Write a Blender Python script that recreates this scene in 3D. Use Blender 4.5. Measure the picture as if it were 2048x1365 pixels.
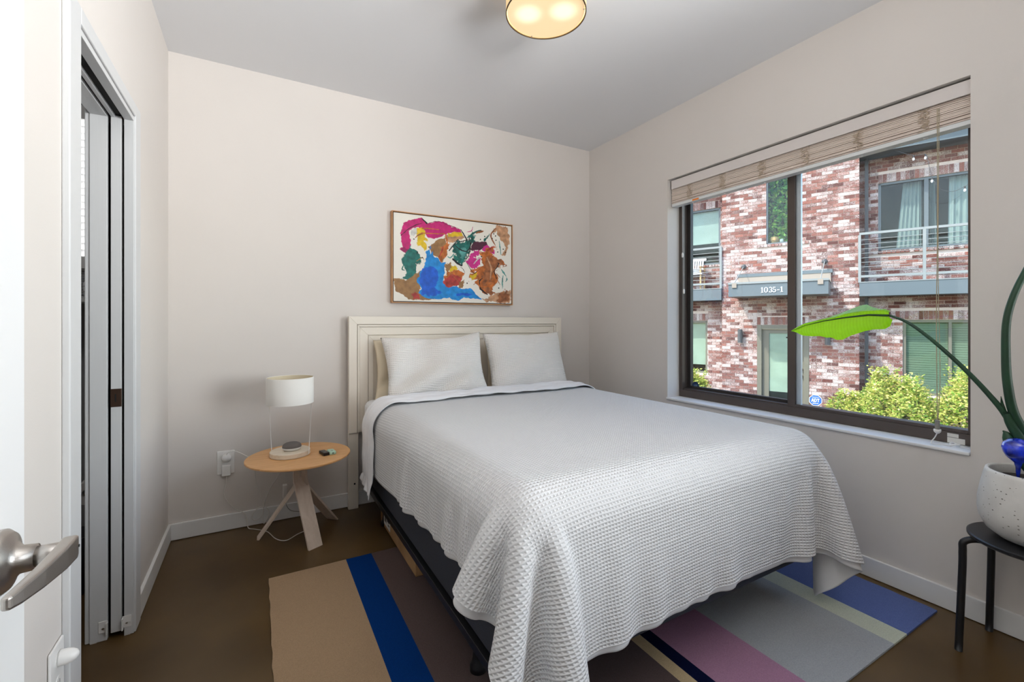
import bpy, math, random
import numpy as np
from math import sin, cos, pi, radians as R
rng = np.random.default_rng(7)
random.seed(7)
SC = bpy.context.scene
for o in list(bpy.data.objects): bpy.data.objects.remove(o, do_unlink=True)
COL = SC.collection

# ------------------------------------------------------------------ camera, world, sun, lights, exposure
XL, XR, YB, ZC, YN = -.4335, 2.5612, 3.1316, 2.74, -1.75     # left wall, right wall, back wall, ceiling, near wall
cam_d = bpy.data.cameras.new('camera'); cam = bpy.data.objects.new('camera', cam_d); COL.objects.link(cam)
cam_d.sensor_width = 36; cam_d.lens = 36*899.07/2048; cam_d.shift_y = -(682.5-645.4)/2048
cam_d.clip_start = .02
cam.location = (0, 0, 1.222); cam.rotation_euler = (R(90), 0, -.5153)
SC.camera = cam

W = bpy.data.worlds.new('world'); SC.world = W; W.use_nodes = True
wn = W.node_tree.nodes; wl = W.node_tree.links
sky = wn.new('ShaderNodeTexSky'); sky.sky_type = 'NISHITA'; sky.sun_disc = False
sky.sun_elevation = R(52); sky.sun_rotation = R(-70); sky.air_density = 1.2; sky.dust_density = 1.5
wl.new(sky.outputs[0], wn['Background'].inputs[0]); wn['Background'].inputs[1].default_value = .68

def light(name, kind, energy, loc, rot=(0,0,0), color=(1,1,1), **kw):
    l = bpy.data.lights.new(name, kind); l.energy = energy; l.color = color
    for k, v in kw.items(): setattr(l, k, v)
    o = bpy.data.objects.new(name, l); COL.objects.link(o); o.location = loc; o.rotation_euler = rot
    return o
sun = light('sun', 'SUN', 5.6, (0, 0, 8), color=(1, .95, .86), angle=R(.7))
from mathutils import Vector, Matrix
sun.rotation_euler = Vector((.62, -.16, -.77)).to_track_quat('-Z', 'Y').to_euler()
# unseen lights added to brighten the room, beside the camera and behind it
dw = light('daylight_second_window', 'AREA', 33, (XR+.02, -.62, 1.50), color=(.95, .98, 1), shape='RECTANGLE', size=1.3, size_y=1.4, spread=R(82))
dw.rotation_euler = Vector((-1, .80, .26)).to_track_quat('-Z', 'Y').to_euler()
light('hall_ceiling_light', 'AREA', 3, (.9, -1.0, ZC-.03), (0, 0, 0), (1, .96, .91), shape='RECTANGLE', size=1.6, size_y=.9)  # overhead fill behind the camera, added for brightness
fl = light('bounce_flash', 'AREA', 36, (1.0, -.75, 1.9), color=(1, .99, .97), shape='DISK', size=.9, spread=R(110))     # unseen photographer's flash, added for brightness, turned to the ceiling
fl.rotation_euler = Vector((-.10, 1.15, .9)).to_track_quat('-Z', 'Y').to_euler()
SC.view_settings.view_transform = 'Standard'; SC.view_settings.look = 'None'
SC.view_settings.gamma = 1; SC.view_settings.use_curve_mapping = False
SC.view_settings.exposure = 0.0
SC.cycles.use_denoising = True
SC.cycles.max_bounces = 10; SC.cycles.diffuse_bounces = 6; SC.cycles.transparent_max_bounces = 16
SC.cycles.sample_clamp_indirect = 6

# ------------------------------------------------------------------ materials
def nt(m): return m.node_tree.nodes, m.node_tree.links
def mat(name, col, rough=.6, metal=0, var=0, vscale=8, bump=0, bscale=200, spec=.5, sheen=0, coat=0, alpha=None, stretch=None):
    m = bpy.data.materials.new(name); m.use_nodes = True; n, l = nt(m); b = n['Principled BSDF']
    b.inputs['Base Color'].default_value = (*col, 1); b.inputs['Roughness'].default_value = rough
    b.inputs['Metallic'].default_value = metal; b.inputs['Specular IOR Level'].default_value = spec
    b.inputs['Sheen Weight'].default_value = sheen; b.inputs['Coat Weight'].default_value = coat
    tc = n.new('ShaderNodeTexCoord'); src = tc.outputs['Object']
    if stretch:
        mp = n.new('ShaderNodeMapping'); mp.inputs['Scale'].default_value = stretch; l.new(src, mp.inputs[0]); src = mp.outputs[0]
    if var:
        t = n.new('ShaderNodeTexNoise'); t.inputs['Scale'].default_value = vscale; t.inputs['Detail'].default_value = 6; l.new(src, t.inputs['Vector'])
        r = n.new('ShaderNodeValToRGB'); l.new(t.outputs['Fac'], r.inputs[0])
        r.color_ramp.elements[0].position = .3; r.color_ramp.elements[1].position = .7
        r.color_ramp.elements[0].color = (*[max(0, c*(1-var)) for c in col], 1); r.color_ramp.elements[1].color = (*[min(1, c*(1+var)) for c in col], 1)
        l.new(r.outputs[0], b.inputs['Base Color'])
    if bump:
        t2 = n.new('ShaderNodeTexNoise'); t2.inputs['Scale'].default_value = bscale; t2.inputs['Detail'].default_value = 4; l.new(src, t2.inputs['Vector'])
        bp = n.new('ShaderNodeBump'); bp.inputs['Strength'].default_value = bump; bp.inputs['Distance'].default_value = .01
        l.new(t2.outputs['Fac'], bp.inputs['Height']); l.new(bp.outputs[0], b.inputs['Normal'])
    return m
def emis(name, col, s):
    m = mat(name, col); b = m.node_tree.nodes['Principled BSDF']
    b.inputs['Emission Color'].default_value = (*col, 1); b.inputs['Emission Strength'].default_value = s
    return m
def glass(name, tint=(1, 1, 1), refl=.08, rough=0):
    m = bpy.data.materials.new(name); m.use_nodes = True; n, l = nt(m); n.remove(n['Principled BSDF'])
    t = n.new('ShaderNodeBsdfTransparent'); t.inputs[0].default_value = (*tint, 1)
    g = n.new('ShaderNodeBsdfGlossy'); g.inputs['Roughness'].default_value = rough
    fr = n.new('ShaderNodeLayerWeight'); fr.inputs[0].default_value = .35
    mr = n.new('ShaderNodeMapRange'); mr.inputs['To Min'].default_value = refl; mr.inputs['To Max'].default_value = .9
    mx = n.new('ShaderNodeMixShader'); l.new(fr.outputs['Facing'], mr.inputs[0])
    pw = n.new('ShaderNodeMath'); pw.operation = 'POWER'; pw.inputs[1].default_value = 4; l.new(fr.outputs['Facing'], pw.inputs[0]); l.new(pw.outputs[0], mr.inputs[0])
    l.new(mr.outputs[0], mx.inputs[0]); l.new(t.outputs[0], mx.inputs[1]); l.new(g.outputs[0], mx.inputs[2]); l.new(mx.outputs[0], n['Material Output'].inputs[0])
    return m
def waffle(name, col, pitch=.0108, dist=.0034, warp=.006, col2=None):
    m = bpy.data.materials.new(name); m.use_nodes = True; n, l = nt(m); b = n['Principled BSDF']
    b.inputs['Base Color'].default_value = (*col, 1); b.inputs['Roughness'].default_value = .9; b.inputs['Sheen Weight'].default_value = .15
    b.inputs['Specular IOR Level'].default_value = .2
    uv = n.new('ShaderNodeUVMap'); nz = n.new('ShaderNodeTexNoise'); nz.inputs['Scale'].default_value = 9; nz.inputs['Detail'].default_value = 2
    l.new(uv.outputs[0], nz.inputs['Vector'])
    ml = n.new('ShaderNodeVectorMath'); ml.operation = 'MULTIPLY_ADD'; ml.inputs[1].default_value = (warp, warp, 0)
    l.new(nz.outputs['Color'], ml.inputs[0]); l.new(uv.outputs[0], ml.inputs[2])
    sp = n.new('ShaderNodeSeparateXYZ'); l.new(ml.outputs[0], sp.inputs[0])
    outs = []
    for k, p, e in ((0, pitch*1.12, 2.5), (1, pitch, 1.6)):
        a = n.new('ShaderNodeMath'); a.operation = 'MULTIPLY'; a.inputs[1].default_value = pi/p; l.new(sp.outputs[k], a.inputs[0])
        s = n.new('ShaderNodeMath'); s.operation = 'SINE'; l.new(a.outputs[0], s.inputs[0])
        ab = n.new('ShaderNodeMath'); ab.operation = 'ABSOLUTE'; l.new(s.outputs[0], ab.inputs[0])
        pw = n.new('ShaderNodeMath'); pw.operation = 'POWER'; pw.inputs[1].default_value = e; l.new(ab.outputs[0], pw.inputs[0])
        outs.append(pw)
    w = n.new('ShaderNodeMath'); w.operation = 'MULTIPLY'; w.inputs[1].default_value = .8; l.new(outs[0].outputs[0], w.inputs[0])
    mx = n.new('ShaderNodeMath'); mx.operation = 'SMOOTH_MAX'; mx.inputs[2].default_value = .2; l.new(w.outputs[0], mx.inputs[0]); l.new(outs[1].outputs[0], mx.inputs[1])
    bp = n.new('ShaderNodeBump'); bp.inputs['Strength'].default_value = 1; bp.inputs['Distance'].default_value = dist
    l.new(mx.outputs[0], bp.inputs['Height']); l.new(bp.outputs[0], b.inputs['Normal'])
    return m
def wood(name, c1, c2, scale=(2, 30, 30), rough=.45):
    m = bpy.data.materials.new(name); m.use_nodes = True; n, l = nt(m); b = n['Principled BSDF']; b.inputs['Roughness'].default_value = rough
    tc = n.new('ShaderNodeTexCoord'); mp = n.new('ShaderNodeMapping'); mp.inputs['Scale'].default_value = scale; l.new(tc.outputs['Object'], mp.inputs[0])
    t = n.new('ShaderNodeTexNoise'); t.inputs['Scale'].default_value = 3; t.inputs['Detail'].default_value = 8; t.inputs['Distortion'].default_value = .6; l.new(mp.outputs[0], t.inputs['Vector'])
    r = n.new('ShaderNodeValToRGB'); r.color_ramp.elements[0].color = (*c1, 1); r.color_ramp.elements[1].color = (*c2, 1)
    r.color_ramp.elements[0].position = .35; r.color_ramp.elements[1].position = .65
    l.new(t.outputs['Fac'], r.inputs[0]); l.new(r.outputs[0], b.inputs['Base Color'])
    return m
def brickmat(name):
    m = bpy.data.materials.new(name); m.use_nodes = True; n, l = nt(m); b = n['Principled BSDF']; b.inputs['Roughness'].default_value = .9
    g = n.new('ShaderNodeNewGeometry'); oi = n.new('ShaderNodeObjectInfo')
    ad = n.new('ShaderNodeMath'); ad.operation = 'ADD'; l.new(g.outputs['Random Per Island'], ad.inputs[0]); l.new(oi.outputs['Random'], ad.inputs[1])
    fr = n.new('ShaderNodeMath'); fr.operation = 'FRACT'; l.new(ad.outputs[0], fr.inputs[0])
    r = n.new('ShaderNodeValToRGB'); l.new(fr.outputs[0], r.inputs[0]); e = r.color_ramp.elements
    e[0].color = (.085, .028, .024, 1); e[1].color = (.26, .095, .07, 1)
    for p, c in ((.2, (.14, .048, .038)), (.4, (.19, .07, .054)), (.6, (.24, .095, .072)), (.8, (.16, .07, .06))):
        x = e.new(p); x.color = (*c, 1)
    # whitewash left on the bricks: blotches in the place's own coordinates, more on some bricks than on others
    n1 = n.new('ShaderNodeTexNoise'); n1.inputs['Scale'].default_value = 3.2; n1.inputs['Detail'].default_value = 3; l.new(g.outputs['Position'], n1.inputs['Vector'])
    n2 = n.new('ShaderNodeTexNoise'); n2.inputs['Scale'].default_value = 60; n2.inputs['Detail'].default_value = 6; n2.inputs['Roughness'].default_value = .7; l.new(g.outputs['Position'], n2.inputs['Vector'])
    m7 = n.new('ShaderNodeMath'); m7.operation = 'MULTIPLY'; m7.inputs[1].default_value = 7.31; l.new(fr.outputs[0], m7.inputs[0])
    f7 = n.new('ShaderNodeMath'); f7.operation = 'FRACT'; l.new(m7.outputs[0], f7.inputs[0])
    a1 = n.new('ShaderNodeMath'); a1.operation = 'MULTIPLY_ADD'; a1.inputs[1].default_value = .34; l.new(f7.outputs[0], a1.inputs[0]); n1s = n.new('ShaderNodeMath'); n1s.operation = 'MULTIPLY'; n1s.inputs[1].default_value = .45; l.new(n1.outputs['Fac'], n1s.inputs[0]); l.new(n1s.outputs[0], a1.inputs[2])
    a2 = n.new('ShaderNodeMath'); a2.operation = 'MULTIPLY_ADD'; a2.inputs[1].default_value = 1.25; l.new(n2.outputs['Fac'], a2.inputs[0]); l.new(a1.outputs[0], a2.inputs[2])
    sc = n.new('ShaderNodeMapRange'); sc.inputs['From Min'].default_value = .95; sc.inputs['From Max'].default_value = 1.24; l.new(a2.outputs[0], sc.inputs[0])
    mx = n.new('ShaderNodeMixRGB'); l.new(sc.outputs[0], mx.inputs[0]); l.new(r.outputs[0], mx.inputs[1]); mx.inputs[2].default_value = (.60, .535, .515, 1)
    l.new(mx.outputs[0], b.inputs['Base Color'])
    bp = n.new('ShaderNodeBump'); bp.inputs['Strength'].default_value = .5; bp.inputs['Distance'].default_value = .01; l.new(n2.outputs['Fac'], bp.inputs['Height']); l.new(bp.outputs[0], b.inputs['Normal'])
    return m
def leafmat(name, cols, trans=.5, rough=.4):
    m = bpy.data.materials.new(name); m.use_nodes = True; n, l = nt(m); b = n['Principled BSDF']; b.inputs['Roughness'].default_value = rough
    g = n.new('ShaderNodeNewGeometry'); r = n.new('ShaderNodeValToRGB'); l.new(g.outputs['Random Per Island'], r.inputs[0])
    e = r.color_ramp.elements; e[0].color = (*cols[0], 1); e[1].color = (*cols[-1], 1)
    for i, c in enumerate(cols[1:-1]): e.new((i+1)/(len(cols)-1)).color = (*c, 1)
    l.new(r.outputs[0], b.inputs['Base Color'])
    t = n.new('ShaderNodeBsdfTranslucent'); l.new(r.outputs[0], t.inputs[0])
    mx = n.new('ShaderNodeMixShader'); mx.inputs[0].default_value = trans
    l.new(b.outputs[0], mx.inputs[1]); l.new(t.outputs[0], mx.inputs[2]); l.new(mx.outputs[0], n['Material Output'].inputs[0])
    return m

M = {}
M['wall'] = mat('wall_paint', (.67, .63, .595), .75, var=.015, vscale=2, bump=.04, bscale=260, spec=.25)
M['ceil'] = mat('ceiling_paint', (.72, .725, .74), .85, bump=.03, bscale=200, spec=.2)
M['trim'] = mat('white_trim_paint', (.77, .77, .765), .45)
M['gtrim'] = mat('pale_grey_door_paint', (.60, .605, .61), .42, bump=.05, bscale=80, stretch=(1, 1, .05))
M['door'] = mat('white_door_paint', (.76, .765, .77), .35)
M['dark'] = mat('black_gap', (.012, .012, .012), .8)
M['white'] = mat('white_plastic', (.80, .79, .77), .35)
M['bronze'] = mat('bronze_aluminium', (.095, .074, .064), .38, metal=.35, var=.08, vscale=5)
M['bronze_dk'] = mat('dark_bronze', (.040, .035, .033), .4, metal=.3)
M['alu'] = mat('pale_edge_strip', (.55, .60, .66), .35, metal=.4)  # light along the stile edge, put into the colour
M['nickel'] = mat('brushed_nickel', (.50, .47, .44), .32, metal=1, bump=.08, bscale=60, stretch=(1, 20, 20))
M['glass'] = glass('window_glass', (.97, .985, .98), .035)
M['headb'] = mat('cream_lacquer', (.76, .70, .61), .45, var=.02, vscale=4)
M['duvet'] = waffle('white_waffle_cotton', (.69, .69, .695))
M['lining'] = mat('white_lining_cotton', (.76, .76, .77), .9, bump=.15, bscale=25, spec=.2, sheen=.1)
M['sheet'] = mat('white_sheet_cotton', (.80, .80, .82), .85, bump=.25, bscale=14, spec=.2, sheen=.1)
M['pil'] = waffle('white_waffle_pillow', (.80, .77, .735), .0115, .003)
M['cream'] = mat('cream_cotton', (.72, .62, .46), .9, bump=.2, bscale=18)
M['boxspring'] = mat('charcoal_ticking', (.028, .032, .046), .85, var=.25, vscale=350, bump=.3, bscale=500)
M['black'] = mat('black_metal', (.012, .012, .014), .38, metal=.2)
M['carton'] = wood('brown_cardboard', (.36, .20, .09), (.47, .28, .13), (12, 2, 2), .8)
M['label'] = mat('white_paper', (.72, .70, .66), .7)
M['ink'] = mat('black_ink', (.02, .02, .02), .6)
M['tablewood'] = wood('honey_beech', (.62, .33, .13), (.72, .41, .18), (3, 22, 22), .4)
M['legwood'] = wood('whitewashed_ply', (.68, .56, .46), (.76, .64, .54), (14, 14, 2), .45)
M['lampbase'] = wood('pale_ash', (.72, .62, .49), (.80, .71, .58), (3, 25, 25), .5)
M['shade'] = mat('white_lamp_shade', (.80, .775, .73), .8, bump=.05, bscale=300)
M['shadein'] = mat('cream_shade_lining', (.72, .64, .47), .8)
M['cable'] = mat('white_cable', (.72, .70, .66), .5)
M['gcable'] = mat('grey_cable', (.25, .24, .22), .5)
M['grey'] = mat('grey_fabric_mesh', (.16, .145, .135), .9, bump=.3, bscale=900)
M['mint'] = mat('mint_plastic', (.42, .66, .54), .35)
M['fob'] = mat('black_plastic', (.014, .012, .013), .3)
M['conc'] = mat('speckled_white_concrete', (.62, .61, .585), .75, var=.08, vscale=14, bump=.12, bscale=60)
M['soil'] = mat('dark_soil', (.03, .022, .016), 1, bump=.8, bscale=70)
M['stem'] = mat('dark_green_stem', (.008, .045, .018), .5, var=.3, vscale=12)
M['blueg'] = mat('cobalt_glass', (.010, .035, .62), .06, var=.85, vscale=26, coat=1)
M['blind'] = mat('washed_wood_slat', (.66, .56, .49), .5, var=.05, vscale=6, stretch=(1, .3, 8))
M['valance'] = mat('blind_valance', (.66, .61, .585), .45)
M['brick'] = brickmat('whitewashed_brick')
M['mortar'] = mat('pale_mortar', (.66, .56, .50), .95, var=.12, vscale=6)
M['steel'] = mat('slate_painted_steel', (.105, .135, .15), .5)
M['steel_lt'] = mat('pale_painted_steel', (.23, .255, .255), .45)
M['post'] = mat('dark_steel_post', (.06, .065, .072), .5)
M['olive'] = mat('olive_taupe_paint', (.155, .15, .115), .45)
M['tan'] = mat('tan_flashing', (.30, .255, .21), .6)
M['ext_glass'] = glass('tinted_glass', (.80, .85, .83), .022)
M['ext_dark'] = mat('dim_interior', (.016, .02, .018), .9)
M['ext_shade'] = mat('pale_roller_shade', (.56, .62, .61), .8, var=.1, vscale=3)
M['ext_blind'] = mat('sage_blind_slats', (.27, .34, .25), .7)  # green reflections in the glass, put into the slat colour
M['ext_pale'] = mat('pale_door_blind', (.62, .68, .58), .7, var=.15, vscale=3)
M['curtain'] = mat('pale_teal_curtain', (.43, .48, .50), .85)
M['brass'] = mat('satin_brass', (.62, .47, .30), .3, metal=1)
M['green'] = leafmat('window_plant_leaf', [(.03, .20, .03), (.10, .42, .05), (.30, .58, .07), (.48, .62, .14)], .45)
M['bush'] = leafmat('shrub_leaf', [(.10, .22, .03), (.26, .42, .06), (.50, .60, .12), (.72, .72, .22), (.76, .60, .22), (.42, .56, .09)], .35, .4)
M['twig'] = mat('shrub_twig', (.09, .075, .035), .9)
M['mulch'] = mat('bark_mulch', (.10, .07, .05), 1, var=.4, vscale=12, bump=.6, bscale=20)
M['path'] = mat('pale_concrete_path', (.45, .43, .40), .9, var=.08, vscale=5)
M['terra'] = mat('tan_clay', (.55, .33, .16), .8)
M['signblue'] = mat('sign_blue', (.03, .13, .46), .4)
M['signwhite'] = mat('sign_white', (.80, .82, .85), .4)
M['stickblue'] = mat('sticker_navy', (.008, .028, .10), .4)
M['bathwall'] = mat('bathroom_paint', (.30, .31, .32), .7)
M['orange'] = mat('orange_tag', (.80, .22, .02), .5)
M['tileshade'] = mat('white_enamel', (.78, .78, .78), .5); M['louver'] = leafmat('thin_white_louver', [(.8, .8, .8), (.84, .84, .84)], .6)
M['tissue'] = mat('tissue_paper', (.78, .77, .75), .9, bump=.1, bscale=80)
M['chrome'] = mat('chrome_wire', (.65, .65, .66), .2, metal=1)
M['lwood'] = mat('balcony_chair_wood', (.55, .38, .20), .6)
M['stripe'] = mat('black_stripe_fabric', (.03, .03, .04), .9)
def floor_mat():
    m = mat('stained_polished_concrete', (.05, .03, .014), .22, spec=.35); n, l = nt(m); b = n['Principled BSDF']
    tc = n.new('ShaderNodeTexCoord'); t = n.new('ShaderNodeTexNoise'); t.inputs['Scale'].default_value = 2.2; t.inputs['Detail'].default_value = 4; t.inputs['Roughness'].default_value = .5
    l.new(tc.outputs['Object'], t.inputs['Vector']); r = n.new('ShaderNodeValToRGB'); l.new(t.outputs['Fac'], r.inputs[0])
    e = r.color_ramp.elements; e[0].position = .22; e[0].color = (.050, .027, .008, 1); e[1].position = .8; e[1].color = (.125, .074, .026, 1)
    l.new(r.outputs[0], b.inputs['Base Color'])
    t2 = n.new('ShaderNodeTexNoise'); t2.inputs['Scale'].default_value = 4; t2.inputs['Detail'].default_value = 2; l.new(tc.outputs['Object'], t2.inputs['Vector'])
    mr = n.new('ShaderNodeMapRange'); mr.inputs['To Min'].default_value = .29; mr.inputs['To Max'].default_value = .36; l.new(t2.outputs['Fac'], mr.inputs[0]); l.new(mr.outputs[0], b.inputs['Roughness'])
    return m
M['floor'] = floor_mat()
def rugmat(name, c):
    m = mat(name, c, .95, var=.10, vscale=260, bump=.5, bscale=420, spec=.05); return m
def speck(m):   # dark pits scattered over the concrete pot
    n, l = nt(m); b = n['Principled BSDF']; tc = n.new('ShaderNodeTexCoord'); v = n.new('ShaderNodeTexVoronoi'); v.inputs['Scale'].default_value = 58
    mp = n.new('ShaderNodeMapping'); mp.inputs['Scale'].default_value = (1, 1, 1.5); l.new(tc.outputs['Object'], mp.inputs[0]); l.new(mp.outputs[0], v.inputs['Vector'])
    nz = n.new('ShaderNodeTexNoise'); nz.inputs['Scale'].default_value = 9; l.new(tc.outputs['Object'], nz.inputs['Vector'])
    mu = n.new('ShaderNodeMath'); mu.operation = 'MULTIPLY_ADD'; mu.inputs[1].default_value = -.42; mu.inputs[2].default_value = .335; l.new(nz.outputs['Fac'], mu.inputs[0])
    lt = n.new('ShaderNodeMath'); lt.operation = 'LESS_THAN'; l.new(v.outputs['Distance'], lt.inputs[0]); l.new(mu.outputs[0], lt.inputs[1])
    mx = n.new('ShaderNodeMixRGB'); src = b.inputs['Base Color'].links[0].from_socket; l.new(lt.outputs[0], mx.inputs[0]); l.new(src, mx.inputs[1]); mx.inputs[2].default_value = (.16, .15, .13, 1); l.new(mx.outputs[0], b.inputs['Base Color'])
speck(M['conc'])

# ------------------------------------------------------------------ mesh helpers
class MB:
    def __init__(s): s.v = []; s.f = []; s.mi = []; s.cur = 0
    def add(s, vs, fs):
        k = len(s.v); s.v += [tuple(map(float, p)) for p in vs]; s.f += [tuple(i+k for i in f) for f in fs]; s.mi += [s.cur]*len(fs); return s
    def box(s, x0, x1, y0, y1, z0, z1):
        return s.add([(x0,y0,z0),(x1,y0,z0),(x1,y1,z0),(x0,y1,z0),(x0,y0,z1),(x1,y0,z1),(x1,y1,z1),(x0,y1,z1)],
                     [(0,3,2,1),(4,5,6,7),(0,1,5,4),(1,2,6,5),(2,3,7,6),(3,0,4,7)])
    def hexa(s, a, b):      # two quads joined
        return s.add(list(a)+list(b), [(3,2,1,0),(4,5,6,7),(0,1,5,4),(1,2,6,5),(2,3,7,6),(3,0,4,7)])
    def lathe(s, prof, c=(0,0,0), n=32, cap=True, axis='z', sx=1, sy=1):
        vs = []
        for r, z in prof:
            for i in range(n):
                a = 2*pi*i/n; p = (r*cos(a)*sx, r*sin(a)*sy, z)
                if axis == 'x': p = (p[2], p[0], p[1])
                elif axis == 'y': p = (p[0], p[2], p[1])
                vs.append((p[0]+c[0], p[1]+c[1], p[2]+c[2]))
        fs = []
        for k in range(len(prof)-1):
            for i in range(n):
                j = (i+1) % n; fs.append((k*n+i, k*n+j, (k+1)*n+j, (k+1)*n+i))
        if cap: fs.append(tuple(range(n-1, -1, -1))); m = (len(prof)-1)*n; fs.append(tuple(range(m, m+n)))
        return s.add(vs, fs)
    def tube(s, pts, r, n=8, cap=True):
        pts = [Vector(p) for p in pts]; rs = r if hasattr(r, '__len__') else [r]*len(pts); vs = []; up = None
        for i, p in enumerate(pts):
            d = (pts[min(i+1, len(pts)-1)]-pts[max(i-1, 0)]).normalized()
            if up is None: up = Vector((0,0,1)) if abs(d.z) < .9 else Vector((1,0,0))
            a = d.cross(up).normalized(); up = a.cross(d).normalized()
            for k in range(n): t = 2*pi*k/n; vs.append(p+(a*cos(t)+up*sin(t))*rs[i])
        fs = [(i*n+k, i*n+(k+1) % n, (i+1)*n+(k+1) % n, (i+1)*n+k) for i in range(len(pts)-1) for k in range(n)]
        if cap: fs.append(tuple(range(n))); m = (len(pts)-1)*n; fs.append(tuple(range(m+n-1, m-1, -1)))
        return s.add(vs, fs)
    def prism(s, poly, h0, h1, fn=lambda a, b, h: (a, b, h)):
        n = len(poly)
        return s.add([fn(a, b, h0) for a, b in poly]+[fn(a, b, h1) for a, b in poly],
                     [tuple(range(n-1, -1, -1)), tuple(range(n, 2*n))]+[(i, (i+1) % n, n+(i+1) % n, n+i) for i in range(n)])
    def build(s, name, m, parent=None, org=None, bevel=0, smooth=False, seg=2):
        return mk(name, s.v, s.f, m, parent, org, bevel, smooth, seg, s.mi)
def mk(name, v, f, m, parent=None, org=None, bevel=0, smooth=False, seg=2, mi=None, uv=None):
    me = bpy.data.meshes.new(name)
    v = np.asarray(v, float).reshape(-1, 3)
    if org is not None: v = v-np.array(org)
    if isinstance(f, np.ndarray):
        nf, k = f.shape; me.vertices.add(len(v)); me.vertices.foreach_set('co', v.ravel()); me.loops.add(nf*k); me.loops.foreach_set('vertex_index', f.ravel().astype(np.int32))
        me.polygons.add(nf); me.polygons.foreach_set('loop_start', np.arange(0, nf*k, k, dtype=np.int32)); me.update(calc_edges=True); me.validate()
    else: me.from_pydata(v.tolist(), [], f)
    for x in (m if isinstance(m, (list, tuple)) else [m]): me.materials.append(x)
    if mi is not None and isinstance(m, (list, tuple)): me.polygons.foreach_set('material_index', mi)
    if smooth: me.polygons.foreach_set('use_smooth', [True]*len(me.polygons))
    if uv is not None:
        ul = me.uv_layers.new(name='UVMap'); vi = np.empty(len(me.loops), np.int32); me.loops.foreach_get('vertex_index', vi); ul.data.foreach_set('uv', uv[vi].astype(np.float32).ravel())
    me.update()
    o = bpy.data.objects.new(name, me); COL.objects.link(o)
    if parent is not None: o.parent = parent
    if org is not None and parent is None: o.location = org
    if bevel:
        b = o.modifiers.new('bevel', 'BEVEL'); b.width = bevel; b.segments = seg; b.limit_method = 'ANGLE'; b.angle_limit = R(40); b.harden_normals = False
    return o
def thing(name, label, cat, loc=(0,0,0), rotz=0, group=None):
    o = bpy.data.objects.new(name, None); COL.objects.link(o); o.location = loc; o.rotation_euler = (0,0,rotz); o.empty_display_size = .05
    return tag(o, label, cat, group)
def tag(o, label, cat, group=None, kind=None):
    o['label'] = label; o['category'] = cat
    if group: o['group'] = group
    if kind: o['kind'] = kind
    return o
def struct(o): o['kind'] = 'structure'; return o
def B(*a): return MB().box(*a)
def bez(pts, n=12):     # Catmull-Rom through points
    P = [Vector(p) for p in pts]; P = [P[0]*2-P[1]]+P+[P[-1]*2-P[-2]]; out = []
    for i in range(1, len(P)-2):
        for k in range(n):
            t = k/n; a, b, c, d = P[i-1], P[i], P[i+1], P[i+2]
            out.append(.5*((2*b)+(c-a)*t+(2*a-5*b+4*c-d)*t*t+(3*b-a-3*c+d)*t**3))
    return out+[P[-2]]
def panel_with_holes(mb, u0, u1, w0, w1, d0, d1, holes, fn):
    us = sorted({u0, u1, *[x for h in holes for x in h[:2] if u0 < x < u1]}); ws = sorted({w0, w1, *[x for h in holes for x in h[2:] if w0 < x < w1]})
    for a, b in zip(us, us[1:]):
        for c, d in zip(ws, ws[1:]):
            if any(h[0] <= (a+b)/2 <= h[1] and h[2] <= (c+d)/2 <= h[3] for h in holes): continue
            mb.hexa([fn(a, c, d0), fn(b, c, d0), fn(b, d, d0), fn(a, d, d0)], [fn(a, c, d1), fn(b, c, d1), fn(b, d, d1), fn(a, d, d1)])
    return mb

# ------------------------------------------------------------------ the setting
WY0, WY1, WZ0, WZ1 = .682, 2.258, .685, 2.245                   # window opening
DY0, DY1, DZ = 1.646, 2.269, 2.032                              # pocket-door opening
struct(B(XL-2.4, XR+.25, YN-.12, YB+.15, -.15, 0).build('floor', M['floor']))
struct(B(XL-2.4, XR+.25, YN-.12, YB+.15, ZC, ZC+.2).build('ceiling', M['ceil']))
struct(B(XL-2.4, XR+.24, YB, YB+.15, 0, ZC).build('wall_back', M['wall']))
struct(B(XL-2.4, XR+.24, YN-.12, YN, 0, ZC).build('wall_near', M['wall']))
fx = lambda x: (lambda a, b, d: (d, a, b))
struct(panel_with_holes(MB(), YN, YB, 0, ZC, XR, XR+.24, [(WY0, WY1, WZ0-.0145, WZ1), (-1.35, .1, WZ0, WZ1)], fx(0)).build('wall_right', M['wall']))
struct(panel_with_holes(MB(), YN, YB, 0, ZC, XL-.118, XL, [(DY0, DY1, 0, DZ), (DY1, DY1+.65, 0, DZ)], fx(0)).build('wall_left', M['wall']))
struct(B(XL-.0185, XL, DY1, DY1+.651, 0, DZ+.001).build('wall_left_skin', M['wall'])); struct(B(XL-.118, XL-.0995, DY1, DY1+.651, 0, DZ+.001).build('wall_left_skin', M['wall']))
bt, bh = .014, .0936
struct(B(XL, XR, YB-bt, YB, .003, bh).build('baseboard_back', M['trim'], bevel=.002))
struct(B(XR-bt, XR, YN, YB-bt, .003, bh).build('baseboard_right', M['trim'], bevel=.002))
bl = struct(B(XL, XL+bt, DY1+.088, YB-bt, .003, bh).build('baseboard_left', M['trim'], bevel=.002))
struct(B(XL, XL+bt, YN, DY0-.088, .003, bh).build('baseboard_left', M['trim'], bevel=.002))
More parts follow.
